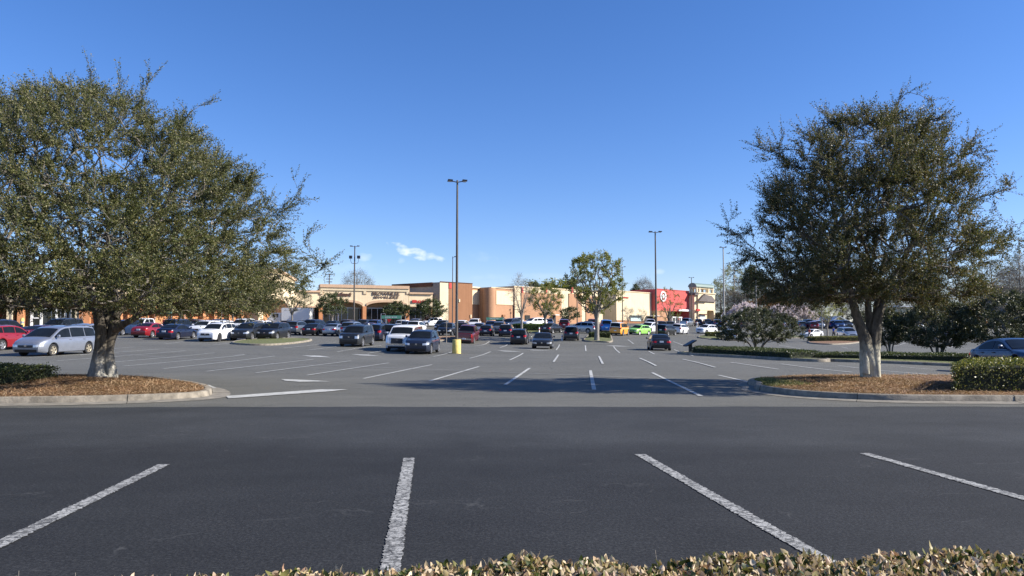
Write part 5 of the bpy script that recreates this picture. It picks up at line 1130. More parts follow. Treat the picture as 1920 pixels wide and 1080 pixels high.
    def warp(p):
        x, y, z = p; f = max(0, (abs(x) - .8 * hl) / (.2 * hl)); s = 1 if x > 0 else -1; zz = tz[-1] if s > 0 else tz[0]
        box_ = .5 if kind in ('boxy', 'pickup', 'cabbed', 'bigsuv') else 1
        x -= s * f * (.30 * box_ * max(0, z - .58) ** 1.2 + .25 * max(0, .45 - z)); return (x, y, z)
    xsn = set(np.round(np.linspace(-hl, hl, 27), 3)) | {round(x0_, 3) for x0_ in (hl - .03, -hl + .03, hl - .1, -hl + .1)} | {round(p[0], 3) for p in top}
    for c in K['wb']: 
        for a in np.linspace(0, math.pi, 11): xsn.add(round(c + Ra * math.cos(a), 3))
        xsn |= {round(c + Ra + .002, 3), round(c - Ra - .002, 3)}
    X = sorted(xsn)
    def section(x):
        t_, b, ww = zt(x), zb(x), w(x); t_ = max(t_, b + .12)
        pts_ = [(ww * .92, b - .02 if b < .4 else b), (ww * .975, b + .03), (ww * 1.0, max(.5, b + .05)), (ww * 1.0, max(.68, b + .07)), (ww * .985, max(t_ - .16, b + .08)), (ww * .945, t_ - .05), (ww * .87, t_ - .005), (ww * .5, t_ + .02), (0, t_ + .028)]
        o = []
        for y, z in pts_: o.append((y, min(z, t_ + .03)))
        return o
    mb = MB(); ns = 17; secs = []
    for x in X:
        h = section(x); full = [(x, -y, z) for y, z in h] + [(x, y, z) for y, z in h[:-1][::-1]]; secs.append([warp(p) for p in full])
    for sct in secs: mb.v += sct
    n = len(secs[0])
    for i in range(len(X) - 1):
        for k in range(n - 1): mb.f.append((i * n + k, i * n + k + 1, (i + 1) * n + k + 1, (i + 1) * n + k))
    for base in (0, (len(X) - 1) * n):
        for k in range(n // 2):
            a, b, c, d = base + k, base + k + 1, base + n - 2 - k, base + n - 1 - k
            mb.f.append((a, b, c, d) if b != c else (a, b, d))
    # greenhouse
    G = K['G']; gd = []
    for (xa, za), (xb, zb__) in zip(G[:-1], G[1:]):
        for j in range(4): gd.append((xa + (xb - xa) * j / 4, za + (zb__ - za) * j / 4))
    gd.append(G[-1]); H = max(p[1] for p in G); zbelt = lambda x: belt(x) - .03
    wc = W / 2
    def yg(x, z): t_ = (z - 1.0 * min(K['belt'])) / (H - min(K['belt'])); base = min(w(x) * .93, wc * .93); return base * (1 - .23 * max(0, t_)) if kind not in ('boxy', 'cabbed') else base * (1 - .12 * max(0, t_))
    fr = [1, .97, .88, .6, .3, 0, -.3, -.6, -.88, -.97, -1]; bul = lambda f: .05 * (1 - abs(f) ** 3) - .012
    g = MB() if roof else mb
    o = len(g.v)
    for x, z in gd:
        e = yg(x, z)
        for f in fr: g.v.append((x, e * f, z + bul(f)))
    m_ = len(fr)
    for i in range(len(gd) - 1):
        for k in range(m_ - 1): g.f.append((o + i * m_ + k, o + i * m_ + k + 1, o + (i + 1) * m_ + k + 1, o + (i + 1) * m_ + k))
    o2 = len(mb.v)
    for x, z in gd:
        for s in (1, -1): mb.v.append((x, s * yg(x, z), z - .012)); mb.v.append((x, s * yg(x, zbelt(x)), zbelt(x)))
    for i in range(len(gd) - 1):
        for s in (0, 2): mb.f.append((o2 + i * 4 + s, o2 + i * 4 + s + 1, o2 + (i + 1) * 4 + s + 1, o2 + (i + 1) * 4 + s))
    res = [('body', mb.mesh('body', m_black, 38), [])]
    if roof: res.append(('roof', g.mesh('roof', m_white, 38), []))
    # glass
    def roofz(x): 
        p = sorted(G); return float(np.interp(x, [q[0] for q in p], [q[1] for q in p]))
    g0x, g1x = G[-1][0], G[0][0]; cuts = [g1x - .28] + list(K['split']) + [g0x + (.22 if kind not in ('sedan',) else .45)]
    off = .012
    for s in (1, -1):
        for a, b in zip(cuts[:-1], cuts[1:]):
            a2, b2 = a - .035, b + .035; m2 = MB(); xs_ = np.linspace(a2, b2, 9); vs = []
            for x in xs_:
                zl = belt(x) + .03; zh = roofz(x) - .085; zh = max(zh, zl + .005)
                for q in (0, .5, 1): z = zl + (zh - zl) * q; vs.append((x, s * (yg(x, z) + off), z))
            m2.add(vs, [(i * 3 + j, i * 3 + j + 1, (i + 1) * 3 + j + 1, (i + 1) * 3 + j)[::s] for i in range(8) for j in (0, 1)]); res.append(('side_window', m2.mesh('side_window', m_carglass, 60), []))
    def pane(pa, pb, nm, lo=.06, hi=.92, mm=m_carglass, wy=.90):
        (xa, za), (xb, zb2) = pa, pb; d = np.array([zb2 - za, -(xb - xa)]); d /= np.linalg.norm(d) + 1e-9
        if (nm == 'windshield') != (d[0] > 0): d = -d if nm != 'windshield' else d
        d = d if ((nm == 'windshield') == (d[0] > 0)) else -d
        m2 = MB(); vs = []; nf = 9
        for t_ in np.linspace(lo, hi, 4):
            x, z = xa + (xb - xa) * t_, za + (zb2 - za) * t_; e = yg(x, z)
            for f in np.linspace(-wy, wy, nf): vs.append((x + d[0] * .02, e * f, z + bul(f) + abs(d[1]) * .02))
        m2.add(vs, [(r * nf + c, r * nf + c + 1, (r + 1) * nf + c + 1, (r + 1) * nf + c) for r in range(3) for c in range(nf - 1)]); res.append((nm, m2.mesh(nm, mm, 60), []))
    pane(G[0], G[1], 'windshield', .08, .98); 
    if kind in ('minivan',): pane(G[-1], G[-2], 'rear_window', .12, .9)
    else: pane(G[-1], G[-2], 'rear_window', .14 if kind != 'sedan' else .25, .93)
    # lamps and panels that follow the outline
    wcap = w(hl)
    def outl(e, s):
        if abs(s) <= 1: return (e * (hl + .012), s * wcap)
        x = hl - (abs(s) - 1) * .5; sg = 1 if s > 0 else -1; return (e * x, sg * (w(x) + .012))
    def patch(e, s0, s1, zl, zh, nm, mm, n_=7):
        m2 = MB(); vs = []
        for i, s in enumerate(np.linspace(s0, s1, n_)):
            x, y = outl(e, s); t_ = i / (n_ - 1); a = zl(t_) if callable(zl) else zl; b = zh(t_) if callable(zh) else zh
            for q in (0, .5, 1):
                z = a + (b - a) * q; p = warp((x, y, z)); vs.append((p[0] + e * .004, p[1], p[2]))
        m2.add(vs, [(i * 3 + j, i * 3 + j + 1, (i + 1) * 3 + j + 1, (i + 1) * 3 + j) for i in range(n_ - 1) for j in (0, 1)]); return (nm, m2.mesh(nm, mm, 60), [])
    ft = tz[-1]; rt = K['tail'][-1][1]
    hz = ft - .02
    for s in (1, -1):
        if kind in ('pickup', 'cabbed'): res.append(patch(1, s * .72, s * 1.15, hz - .34, hz, 'headlight', m_headlight))
        elif kind == 'boxy': res.append(patch(1, s * .6, s * .98, hz - .2, hz - .02, 'headlight', m_headlight))
        elif kind == 'bigsuv': res.append(patch(1, s * .68, s * 1.2, hz - .22, hz - .02, 'headlight', m_headlight))
        else: res.append(patch(1, s * .62, s * 1.55, lambda t_: hz - .15 + .06 * t_, lambda t_: hz - .02 + .07 * t_, 'headlight', m_headlight))
        if kind == 'sedan': res.append(patch(-1, s * .62, s * 1.4, rt - .16, rt + .0, 'taillight', m_tail))
        elif kind in ('pickup', 'cabbed'): res.append(patch(-1, s * .9, s * 1.2, .8, 1.12, 'taillight', m_tail))
        elif kind == 'hatch': res.append(patch(-1, s * .75, s * 1.3, rt - .02, rt + .18, 'taillight', m_tail))
        else: res.append(patch(-1, s * .72, s * 1.35, rt + .06, rt + .26, 'taillight', m_tail))
    gh = {'sedan': (.14, .02), 'hatch': (.14, .02), 'suv': (.2, .02), 'minivan': (.17, .03), 'bigsuv': (.26, .04), 'pickup': (.44, .02), 'cabbed': (.46, .04), 'boxy': (.26, .02)}[kind]
    res.append(patch(1, -.56, .56, hz - gh[0], hz - gh[1], 'grille', m_black, 9))
    res.append(patch(1, -.85, .85, .24, .40, 'lower_grille', m_black, 9)); res.append(patch(-1, -1.05, 1.05, .22, .40 if kind != 'sedan' else .34, 'rear_bumper_trim', m_black, 11))
    if kind in ('pickup', 'cabbed'): res.append(patch(1, -1.02, 1.02, .46, .60, 'bumper', m_chrome, 9)); res.append(patch(-1, -1.02, 1.02, .5, .66, 'bumper', m_chrome, 9))
    zp_ = {'sedan': .80, 'hatch': .72, 'suv': .86, 'minivan': .92, 'bigsuv': .86, 'pickup': .62, 'cabbed': .62, 'boxy': .7}[kind]
    p = warp((-hl, 0, zp_)); m2 = MB().box((p[0] - .035, -.17, zp_ - .075), (p[0] + .02, .17, zp_ + .075)); res.append(('licence_plate', m2.mesh('licence_plate', m_plate), []))
    p = warp((hl, 0, ft - .07)); res.append(('badge', MB().lathe([(.075, -.03), (.075, .035)], 12, lambda x, y, z: (p[0] + z, y, ft - gh[0] * .5 + x * .7)).mesh('badge', m_chrome), []))
    for s in (1, -1):
        x = g1x - .42; z = belt(x) + .10; m2 = MB(); y = w(x) * .95
        m2.tube([(x, s * (y - .03), z - .05, .02), (x, s * (y + .06), z - .01, .035), (x + .01, s * (y + .12), z + .02, .085), (x + .01, s * (y + .2), z + .02, .08), (x, s * (y + .22), z + .02, .03)], 8); res.append(('mirror', m2.mesh('mirror', m_black, 60), []))
        hx = [K['split'][0] + .12] + ([K['split'][1] + .15] if len(K['split']) > 1 else [-.95])
        for h in hx: m2 = MB().box((h - .09, s * (w(h) * .985 - .01), belt(h) - .13), (h + .09, s * (w(h) * .985 + .03), belt(h) - .10)); res.append(('door_handle', m2.mesh('door_handle', m_black), []))
        if kind in ('suv', 'bigsuv', 'minivan'):
            rz = [(x_, s * yg(x_, roofz(x_)) * .93, roofz(x_) + .055, .018) for x_ in np.linspace(G[2][0] - .1, G[-2][0] + .1, 6)]; res.append(('roof_rail', MB().tube(rz, 5).mesh('roof_rail', m_black), []))
    # underbody and wheels
    res.append(('underbody', MB().box((-hl + .25, -W / 2 + .16, .24), (hl - .25, W / 2 - .16, .95 if kind not in ('sedan', 'hatch', 'minivan') else .78)).mesh('underbody', m_black), []))
    tyre = MB().lathe([(wr * .60, -.10), (wr * .92, -.11), (wr, -.08), (wr, .08), (wr * .92, .11), (wr * .60, .10)], 24, lambda x, y, z: (x, z, y)).mesh('wheel', m_tyre, 35)
    rim = MB().lathe([(wr * .62, -.03), (wr * .68, .09), (wr * .66, .112), (wr * .60, .10), (wr * .56, .05), (.02, .055)], 24, lambda x, y, z: (x, z, y))
    for k in range(5):
        a = k * 2 * math.pi / 5; ca, sa = math.cos(a), math.sin(a); r0, r1, wd = .02, wr * .62, .045
        rim.box((r0, .05, -wd), (r1, .105, wd), lambda x, y, z, ca=ca, sa=sa: (x * ca - z * sa, y, x * sa + z * ca))
    rim = rim.mesh('rim', m_rim, 35)
    for c in K['wb']:
        for s in (1, -1): res.append(('wheel', tyre, [('rim', rim)], (c, s * (w(c) - .125), wr), 0 if s > 0 else math.pi))
    if kind == 'pickup': res.append(('bed', MB().box((-2.7, -.82, 1.0), (-1.12, .82, 1.255)).mesh('bed', m_black), []))
    return res
PAINTED = {'body', 'mirror', 'door_handle'}
PC = {'white': (.78, .78, .77, 0), 'silver': (.42, .44, .46, .75), 'bluesilver': (.27, .29, .335, .5), 'grey': (.13, .14, .155, .5), 'charcoal': (.020, .023, .027, .2), 'black': (.005, .005, .006, 0), 'navy': (.006, .009, .028, .1), 'blue': (.015, .045, .16, .3),
      'bright_blue': (.02, .16, .5, .2), 'red': (.24, .008, .014, .1), 'maroon': (.11, .006, .010, .1), 'green': (.28, .62, .10, 0), 'yellow': (.85, .36, .03, 0), 'slate': (.018, .027, .055, .3), 'tan': (.3, .25, .18, .4), 'brown': (.05, .025, .02, .3), 'steel_blue': (.015, .032, .075, .2)}
PM = {}
def pm(c):
    if c not in PM: r, g, b, m = PC[c]; PM[c] = paint('paint_' + c, (r, g, b), m, .35 if m else .4)
    return PM[c]
CARK = {}
NAMEK = {'sedan': ('sedan', 'sedan'), 'hatch': ('hatchback', 'hatchback'), 'suv': ('parked_suv', 'suv'), 'bigsuv': ('large_suv', 'suv'), 'minivan': ('minivan', 'minivan'), 'pickup': ('pickup_truck', 'pickup truck'), 'cabbed': ('utility_pickup', 'pickup truck'), 'boxy': ('boxy_suv', 'suv')}
TOWARD, AWAY = R(264.8), R(84.8)
def car(kind, col, px, d, head, label, roof=None, rimm=None, scale=1.0):
    if kind not in CARK: CARK[kind] = make_car_meshes(kind)
    nm, cat = NAMEK[kind]; x = xat(px, d, 630); z = gz(x, d)
    hd = TOWARD if head == 'T' else AWAY if head == 'A' else R(head)
    t = thing(nm, label, cat, (x, d, z - .012), 0, 'cars parked in the lot')
    # tilt with the ground
    fx, fy = math.cos(hd), math.sin(hd); sl_ = (gz(x + fx * 1.4, d + fy * 1.4) - gz(x - fx * 1.4, d - fy * 1.4)) / 2.8; sr = (gz(x - fy * .8, d + fx * .8) - gz(x + fy * .8, d - fx * .8)) / 1.6
    t.rotation_euler = (math.atan(sr), -math.atan(sl_), hd); t.scale = (scale,) * 3
    far = d > 112
    for it in CARK[kind]:
        if far and it[0] in ('door_handle', 'roof_rail', 'badge', 'lower_grille', 'rear_bumper_trim'): continue
        o = obj(it[0], it[1], t)
        if it[0] in PAINTED: o.material_slots[0].link = 'OBJECT'; o.material_slots[0].material = pm(col)
        if it[0] == 'body' and roof: pass
        if it[0] == 'roof' and roof: o.material_slots[0].link = 'OBJECT'; o.material_slots[0].material = pm(roof)
        if len(it) > 3: o.location = it[3]; o.rotation_euler = (0, 0, it[4])
        for cn, cm in it[2]:
            c = obj(cn, cm, o)
            if rimm: c.material_slots[0].link = 'OBJECT'; c.material_slots[0].material = rimm
    return t
CARS = [
 ('minivan', 'bluesilver', 108, 44.5, 'T', 'silver-blue minivan facing forward, half hidden by the left twin trunk', None, m_rim_gold),
 ('suv', 'red', 10, 50, 'A', 'bright red compact utility vehicle seen from behind, left of the silver-blue minivan'),
 ('bigsuv', 'navy', 4, 63, 'A', 'dark blue large utility vehicle behind the bright red one at the left edge'),
 ('sedan', 'maroon', 84, 60, 'A', 'dark red car whose roof shows just above the silver-blue minivan'),
 ('bigsuv', 'charcoal', 115, 74, 'T', 'dark utility vehicle standing in front of the glass entrance'),
 ('suv', 'bluesilver', 152, 57, 'T', 'light blue-grey car behind the rear half of the minivan'),
 ('suv', 'steel_blue', 230, 80, 'T', 'blue car seen between the twin trunk and the white pickup'),
 ('pickup', 'white', 268, 86, 'T', 'white pickup with a grille guard behind the dark red sedan'),
 ('sedan', 'red', 285, 72.5, 'A', 'dark red sedan seen from behind, right of the twin trunk'),
 ('sedan', 'navy', 332, 70, 'A', 'navy sedan seen from behind, right of the dark red sedan'),
 ('bigsuv', 'slate', 338, 84, 'A', 'dark slate utility vehicle directly behind the navy sedan'),
 ('suv', 'brown', 362, 98, 'A', 'dark brown utility vehicle, tallest roof left of the white ones'),
 ('suv', 'maroon', 384, 95, 'A', 'maroon utility vehicle behind the left white one'),
 ('suv', 'steel_blue', 408, 99, 'T', 'blue utility vehicle behind the front white one'),
 ('suv', 'white', 385, 80, 'T', 'white utility vehicle parked behind the front white one'),
 ('suv', 'white', 412, 87, 'T', 'white car roof just above the front white utility vehicle'),
 ('suv', 'white', 408, 68, 'T', 'front white compact utility vehicle facing the viewer left of the grass island', None, m_rim_dark),
 ('bigsuv', 'white', 455, 98, 'T', 'large white utility vehicle behind the dark grey crossover'),
 ('suv', 'charcoal', 468, 70, 'T', 'dark grey crossover facing forward behind the grass island'),
 ('suv', 'white', 496, 90, 'A', 'white utility vehicle between the dark grey crossover and the black one'),
 ('suv', 'black', 514, 71.5, 'T', 'black compact utility vehicle behind the staked sapling'),
 ('sedan', 'maroon', 533, 95, 'A', 'dark wine-coloured roof behind the black compact at the sapling'),
 ('suv', 'grey', 558, 89, 'A', 'grey-brown compact utility vehicle seen from behind, left of the black sedan'),
 ('minivan', 'navy', 592, 101, 'A', 'long dark blue van behind the black sedan'),
 ('sedan', 'black', 591, 86.5, 'A', 'black sedan seen from behind, left of the silver sedan'),
 ('sedan', 'silver', 628, 86.5, 'A', 'silver sedan seen from behind with lit tail, left of the dark front-facing utility vehicle'),
 ('sedan', 'black', 626, 112, 'A', 'black car behind the silver sedan, far row'),
 ('suv', 'brown', 655, 110, 'A', 'brown-black utility vehicle at the foot of the floodlight pole'),
 ('suv', 'black', 680, 112, 'T', 'black utility vehicle right of the floodlight pole, far row'),
 ('suv', 'blue', 706, 112, 'A', 'blue utility vehicle left of the green cart shelter sign'),
 ('suv', 'silver', 662, 84, 'A', 'light silver utility vehicle hidden behind the dark front-facing one'),
 ('sedan', 'maroon', 695, 93, 'A', 'maroon sedan roof above the dark front-facing utility vehicle'),
 ('bigsuv', 'charcoal', 670, 62.5, 'T', 'dark boxy utility vehicle facing the viewer alone on the open asphalt'),
 ('suv', 'navy', 709, 74.5, 'A', 'navy hatch-backed car seen from behind beside the walking man'),
 ('suv', 'black', 736, 76, 'A', 'black utility vehicle seen from behind, left of the white truck'),
 ('suv', 'slate', 764, 101, 'T', 'slate blue car right of the green cart shelter sign'),
 ('cabbed', 'white', 760, 57, 'T', 'large white truck with black grille left of the grey crossover'),
 ('suv', 'slate', 793, 53.2, 'T', 'slate grey crossover facing forward next to the yellow lamp base'),
 ('suv', 'white', 757, 112, 'A', 'white utility vehicle above the roof of the white truck'),
 ('suv', 'white', 781, 93, 'A', 'white car just right of the white truck roof'),
 ('suv', 'bluesilver', 779, 124, 'T', 'pale blue-grey car below the dense corner tree'),
 ('suv', 'white', 808, 138, 215, 'white three-row utility vehicle seen from its side under the corner tree'),
 ('suv', 'charcoal', 829, 112, 'T', 'charcoal car left of the tall lamp post'),
 ('hatch', 'black', 838, 88, 'T', 'black crossover facing forward behind the pole sapling'),
 ('suv', 'white', 864, 112, 'T', 'white utility vehicle just right of the tall lamp post'),
 ('suv', 'black', 868, 96, 'A', 'black utility vehicle hidden behind the dark red pickup'),
 ('pickup', 'maroon', 877, 81.5, 'A', 'dark red pickup seen from behind, right of the yellow lamp base'),
 ('suv', 'white', 890, 122, 'T', 'white utility vehicle above the dark red pickup'),
 ('hatch', 'bluesilver', 899, 106, 'T', 'blue-grey car facing forward, right of the dark red pickup'),
 ('hatch', 'navy', 913, 99, 'A', 'navy hatchback seen from behind, third car right of the yellow lamp base'),
 ('sedan', 'blue', 921, 116, 'T', 'blue car behind the navy hatchback'),
 ('suv', 'grey', 936, 107, 'T', 'grey car between the navy hatchback and the navy utility vehicle'),
 ('suv', 'navy', 950, 98, 'A', 'navy utility vehicle seen from behind, left of the black one'),
 ('suv', 'slate', 957, 121, 240, 'blue-grey utility vehicle left of the bare tree'),
 ('suv', 'black', 975, 80.5, 'A', 'black utility vehicle seen from behind, left of the dark compact sedan'),
 ('suv', 'black', 940, 130, 'A', 'black roof below the green shelter of the round tower'),
 ('suv', 'white', 972, 143, 'T', 'white car behind the trunk of the bare tree'),
 ('suv', 'white', 1002, 126, 212, 'white utility vehicle seen from its side above the mounded green hedge'),
 ('sedan', 'silver', 1029, 137, 'T', 'silver car right behind the long white utility vehicle'),
 ('sedan', 'black', 1034, 108, 62, 'black sedan turned to the right behind the dark compact sedan'),
 ('sedan', 'charcoal', 1018, 66.5, 'T', 'dark compact sedan facing the viewer alone on the open asphalt'),
 ('suv', 'maroon', 1058, 119, 'A', 'red car right of the black turned sedan'),
 ('suv', 'charcoal', 1071, 88.5, 'A', 'charcoal utility vehicle with roof rails seen from behind, left of the vase-shaped tree'),
 ('suv', 'silver', 1092, 109, 150, 'silver crossover left of the vase-shaped tree trunk'),
 ('sedan', 'charcoal', 1103, 118, 'T', 'charcoal car just left of the vase-shaped tree trunk'),
 ('suv', 'red', 1110, 128, 'A', 'red car behind the vase-shaped tree trunk'),
 ('suv', 'silver', 1058, 150, 'T', 'silver car of the farthest row below the small dark tree'),
 ('boxy', 'bright_blue', 1136, 116, 'A', 'bright blue boxy off-roader right of the vase-shaped tree trunk', 'bright_blue'),
 ('boxy', 'yellow', 1161, 104.5, 67, 'orange-yellow boxy off-roader with a white roof', 'white'),
 ('hatch', 'green', 1199, 111, 228, 'lime green hatchback facing forward', None, m_white),
 ('suv', 'white', 1217, 119, 236, 'white crossover right behind the lime green hatchback'),
 ('pickup', 'white', 1219, 150, 'T', 'white pickup behind the lime green hatchback'),
 ('suv', 'black', 1249, 115, 55, 'black compact utility vehicle behind the black sedan'),
 ('suv', 'white', 1275, 122, 60, 'white crossover right of the black compact utility vehicle'),
 ('suv', 'charcoal', 1240, 143, 'T', 'dark car under the half-leafed red-brown tree'),
 ('suv', 'grey', 1256, 146, 'T', 'grey car right under the half-leafed red-brown tree'),
 ('sedan', 'black', 1235, 66.5, 'A', 'black sedan with one bright tail lamp, seen from behind on the open asphalt'),
 ('pickup', 'silver', 1288, 168, 60, 'silver pickup before the red storefront entrance'),
 ('suv', 'navy', 1308, 172, 'A', 'navy car before the tan wing'),
 ('suv', 'black', 1327, 170, 'T', 'black car before the belfry building'),
 ('suv', 'blue', 1343, 168, 'A', 'blue car right of the belfry building'),
 ('suv', 'white', 1325, 131, 222, 'white crossover facing forward left of the grey lamp post'),
 ('suv', 'silver', 1366, 108, 'A', 'silver utility vehicle seen from behind beside the lone dark shrub'),
 ('sedan', 'steel_blue', 1352, 150, 'T', 'blue-grey car left of the grey lamp post base'),
 ('suv', 'white', 1371, 158, 'T', 'white car behind the grey lamp post'),
 ('suv', 'navy', 1392, 160, 'A', 'navy car behind the lone dark shrub'),
 ('suv', 'white', 1481, 158, 'T', 'white car just right of the lone dark shrub'),
 ('suv', 'grey', 1500, 156, 'A', 'grey car second from the lone dark shrub'),
 ('bigsuv', 'navy', 1514, 163, 'A', 'large navy vehicle behind the white sedan with the open door'),
 ('suv', 'maroon', 1522, 154, 'A', 'maroon car behind the white sedan with the open door'),
 ('suv', 'silver', 1534, 158, 'T', 'silver car left of the white sign post'),
 ('suv', 'red', 1544, 160, 'A', 'red car right behind the white sign post'),
 ('suv', 'blue', 1557, 158, 'A', 'blue car behind the man in blue'),
 ('bigsuv', 'blue', 1570, 156, 'T', 'large blue vehicle below the small gabled house'),
 ('suv', 'charcoal', 1586, 160, 'T', 'charcoal car behind the white minivan'),
 ('sedan', 'white', 1522, 126, 215, 'white sedan standing with people at its door'),
 ('minivan', 'silver', 1588, 120, 'T', 'pale minivan facing forward left of the pale-trunk oak'),
 ('suv', 'navy', 1694, 118, 'A', 'navy car glimpsed between the right shrubs'),
 ('suv', 'silver', 1716, 150, 'T', 'silver car glimpsed above the right hedge'),
 ('suv', 'slate', 1775, 112, 'A', 'slate car glimpsed under the broad shrub'),
 ('sedan', 'steel_blue', 1908, 30, 'T', 'blue sedan at the right edge behind the sunlit hedge'),
]
for c_ in CARS: car(*c_)

# ------------------------------------------------------------------ lamp posts
def lamp(px, d, ytop, label, arm=.75, r=.09, m=None, base=False, flood=False, single=False, rz=0, name='lamp_post'):
    x = xat(px, d, 560); z0 = gz(x, d); H = at(px, ytop, d)[2] - z0; t = thing(name, label, 'lamp post', (x, d, z0), rz, 'lamp posts of the parking lot'); m = m or m_pole
    hb = 1.0 if base else 0
    if base: MB().lathe([(.30, -.1), (.31, .0), (.305, .97), (.27, 1.0)], 28).build('concrete_base', m_yellow, t, 50)
    MB().tube([(0, 0, hb - .02, r), (0, 0, H * .5, r * .85), (0, 0, H, r * .62)], 12).build('pole', m, t, 50)
    if base: MB().box((-.18, -.18, 1.0), (.18, .18, 1.04)).build('base_plate', m, t)
    for s in ((1,) if single else (1, -1)):
        a = MB().tube([(0, 0, H - .15, .035), (s * .25, 0, H - .1 , .035), (s * arm * .6, 0, H - .05, .03)], 6).build('arm', m, t)
        mb = MB(); x0_, x1_ = sorted((s * (arm * .45), s * (arm * 1.0))); mb.prism([(x0_, H - .09), (x1_, H - .04 if s > 0 else H - .09), (x1_, H + .02), (x0_ + .05, H + .05)], -.17, .17, lambda a_, b_, c_: (a_, c_, b_)); h = mb.build('lamp_head', m_head, t)
        MB().box((x0_ + .08, -.12, H - .115), (x1_ - .08, .12, H - .088)).build('lens', m_lens, h)
    if flood:
        zf = at(px, 492, d)[2] - z0
        for s in (1, -1):
            MB().tube([(0, 0, zf - .2, .04), (s * .5, 0, zf - .1, .035), (s * .62, 0, zf + .35, .03), (s * .62, 0, zf + .6, .03)], 6).build('bracket', m, t)
            MB().box((s * .62 - .22, -.2, zf + .6), (s * .62 + .22, .2, zf + 1.05)).build('floodlight', m_head, t)
    return t
lamp(856.5, 53, 338, 'tallest lamp post with a yellow concrete base in the middle of the lot', .72, .105, base=True, rz=.12)
lamp(1230, 86, 434, 'dark lamp post rising behind the black sedan', .78, .12, rz=.0)
lamp(664, 114, 461, 'lamp post with two floodlights halfway down, left of the jewellers sign', .75, .14, flood=True)
lamp(848.5, 132, 481, 'thin single-headed lamp post just left of the tallest one', .6, .1, single=True)
lamp(1357.5, 114, 463, 'pale grey lamp post right of the belfry tower', .55, .13, m_polepale)
lamp(1297, 200, 520, 'slim lamp post before the tan wing at the belfry', .75, .13)
lamp(1418, 150, 499, 'white lamp post behind the lone dark shrub', .7, .13, m_polepale)
lamp(1082, 160, 506, 'lamp post hidden in the left side of the tall vase-shaped tree', .9, .12)
lamp(1167, 165, 500, 'lamp post hidden in the right side of the tall vase-shaped tree', .8, .12)
lamp(1398, 230, 541, 'short distant lamp post before the budding trees', .7, .12)
lamp(1540, 150, 560, 'white lamp post beside the young pale-green tree', .5, .12, m_polepale)

# ------------------------------------------------------------------ signs, shelters and small things
def post_sign(px, d, ytop, label, col, w_=.32, h_=.46, ph=None, face=0, mark=None, cat='sign'):
    x = xat(px, d); z0 = gz(x, d); H = at(px, ytop, d)[2] - z0; t = thing('parking_sign', label, cat, (x, d, z0), face)
    MB().tube([(0, 0, -.1, .03), (0, 0, H - .05, .03)], 8).build('post', m_polepale, t)
    p = MB().box((-w_ / 2, -.055, H - h_), (w_ / 2, -.032, H)).build('sign_panel', col, t)
    if mark == 'wheelchair':
        mb = MB(); mb.lathe([(.035, -.062), (.035, -.057)], 10, lambda a, b, c: (a - .01, c, H - .09 + b)); 
        mb.box((-.035, -.062, H - .24), (.0, -.057, H - .12)); mb.box((-.035, -.062, H - .26), (.07, -.057, H - .235)); mb.box((.05, -.0621, H - .34), (.075, -.0571, H - .26))
        n = 18; o = [(math.cos(a), math.sin(a)) for a in np.linspace(math.pi * .6, math.pi * 2.1, n)]
        mb.add([(x_ * .10 - .01, -.062, H - .29 + y_ * .10) for x_, y_ in o] + [(x_ * .075 - .01, -.062, H - .29 + y_ * .075) for x_, y_ in o], [(i, i + 1, n + i + 1, n + i) for i in range(n - 1)])
        mb.build('wheelchair_symbol', m_white, p)
    return t
post_sign(132, 84, 563, 'blue accessible-parking sign in front of the glass entrance', m_blue, .36, .55, mark='wheelchair')
post_sign(153, 88, 568, 'second blue sign, against the left tree trunk', m_blue, .36, .5, mark='wheelchair')
post_sign(436, 92, 574, 'blue accessible-parking sign on a white post left of the airy tree', m_blue, .36, .55, mark='wheelchair')
post_sign(415, 96, 575, 'small grey sign beside the blue accessible-parking sign', m_polepale, .36, .4)
post_sign(1226, 170, 589, 'small yellow sign before the pharmacy wall', m_yellow, .3, .8)
post_sign(1492, 125, 610, 'plain thin white post near the white sedan with people', m_white, .12, .2)
post_sign(1353, 150, 590, 'thin white sign post left of the grey lamp post', m_white, .15, .4)
def shelter(px0, px1, d, yt, yb, label, red=False):
    x0_, x1_ = xat(px0, d), xat(px1, d); z0 = gz((x0_ + x1_) / 2, d); t = thing('cart_shelter', label, 'cart return', ((x0_ + x1_) / 2, d, z0)); hw = (x1_ - x0_) / 2; zt, zb = at(px0, yt, d)[2] - z0, at(px0, yb, d)[2] - z0
    for a in (-hw, hw):
        for y in (0, 4): MB().tube([(a, y, -.1, .035), (a, y, zt, .035)], 6).build('post', m_galv, t)
        for z in (.35, .8, 1.1): MB().tube([(a, 0, z, .022), (a, 4, z, .022)], 5).build('rail', m_galv, t)
    p = MB().box((-hw, -.06, zb), (hw, -.02, zt)).build('sign_panel', m_signgreen, t)
    mb = MB(); rs = random.Random(px0); n_ = 0; a = -hw * .6
    while a < hw * .6: wd = rs.uniform(.08, .22); mb.box((a, -.068, zb + (zt - zb) * .35), (a + wd, -.062, zb + (zt - zb) * .62)); a += wd + .08
    mb.build('white_lettering', m_white, p)
    if red: MB().prism([(-hw * .42, zb - .02), (hw * .05, zb - .02), (-hw * .25, zb - .55)], -.06, -.03, lambda a, b, c: (a, c, b)).build('red_pennant', m_signred, t)
    return t
shelter(715, 752, 98, 591.5, 597.5, 'cart return with a long green sign and a red triangle, left of the corner tree', True)
shelter(912, 943, 119, 595, 600, 'cart return with a green sign before the round tower')
shelter(290, 321, 99, 583, 588.5, 'cart return with a green sign behind the dark red sedan')
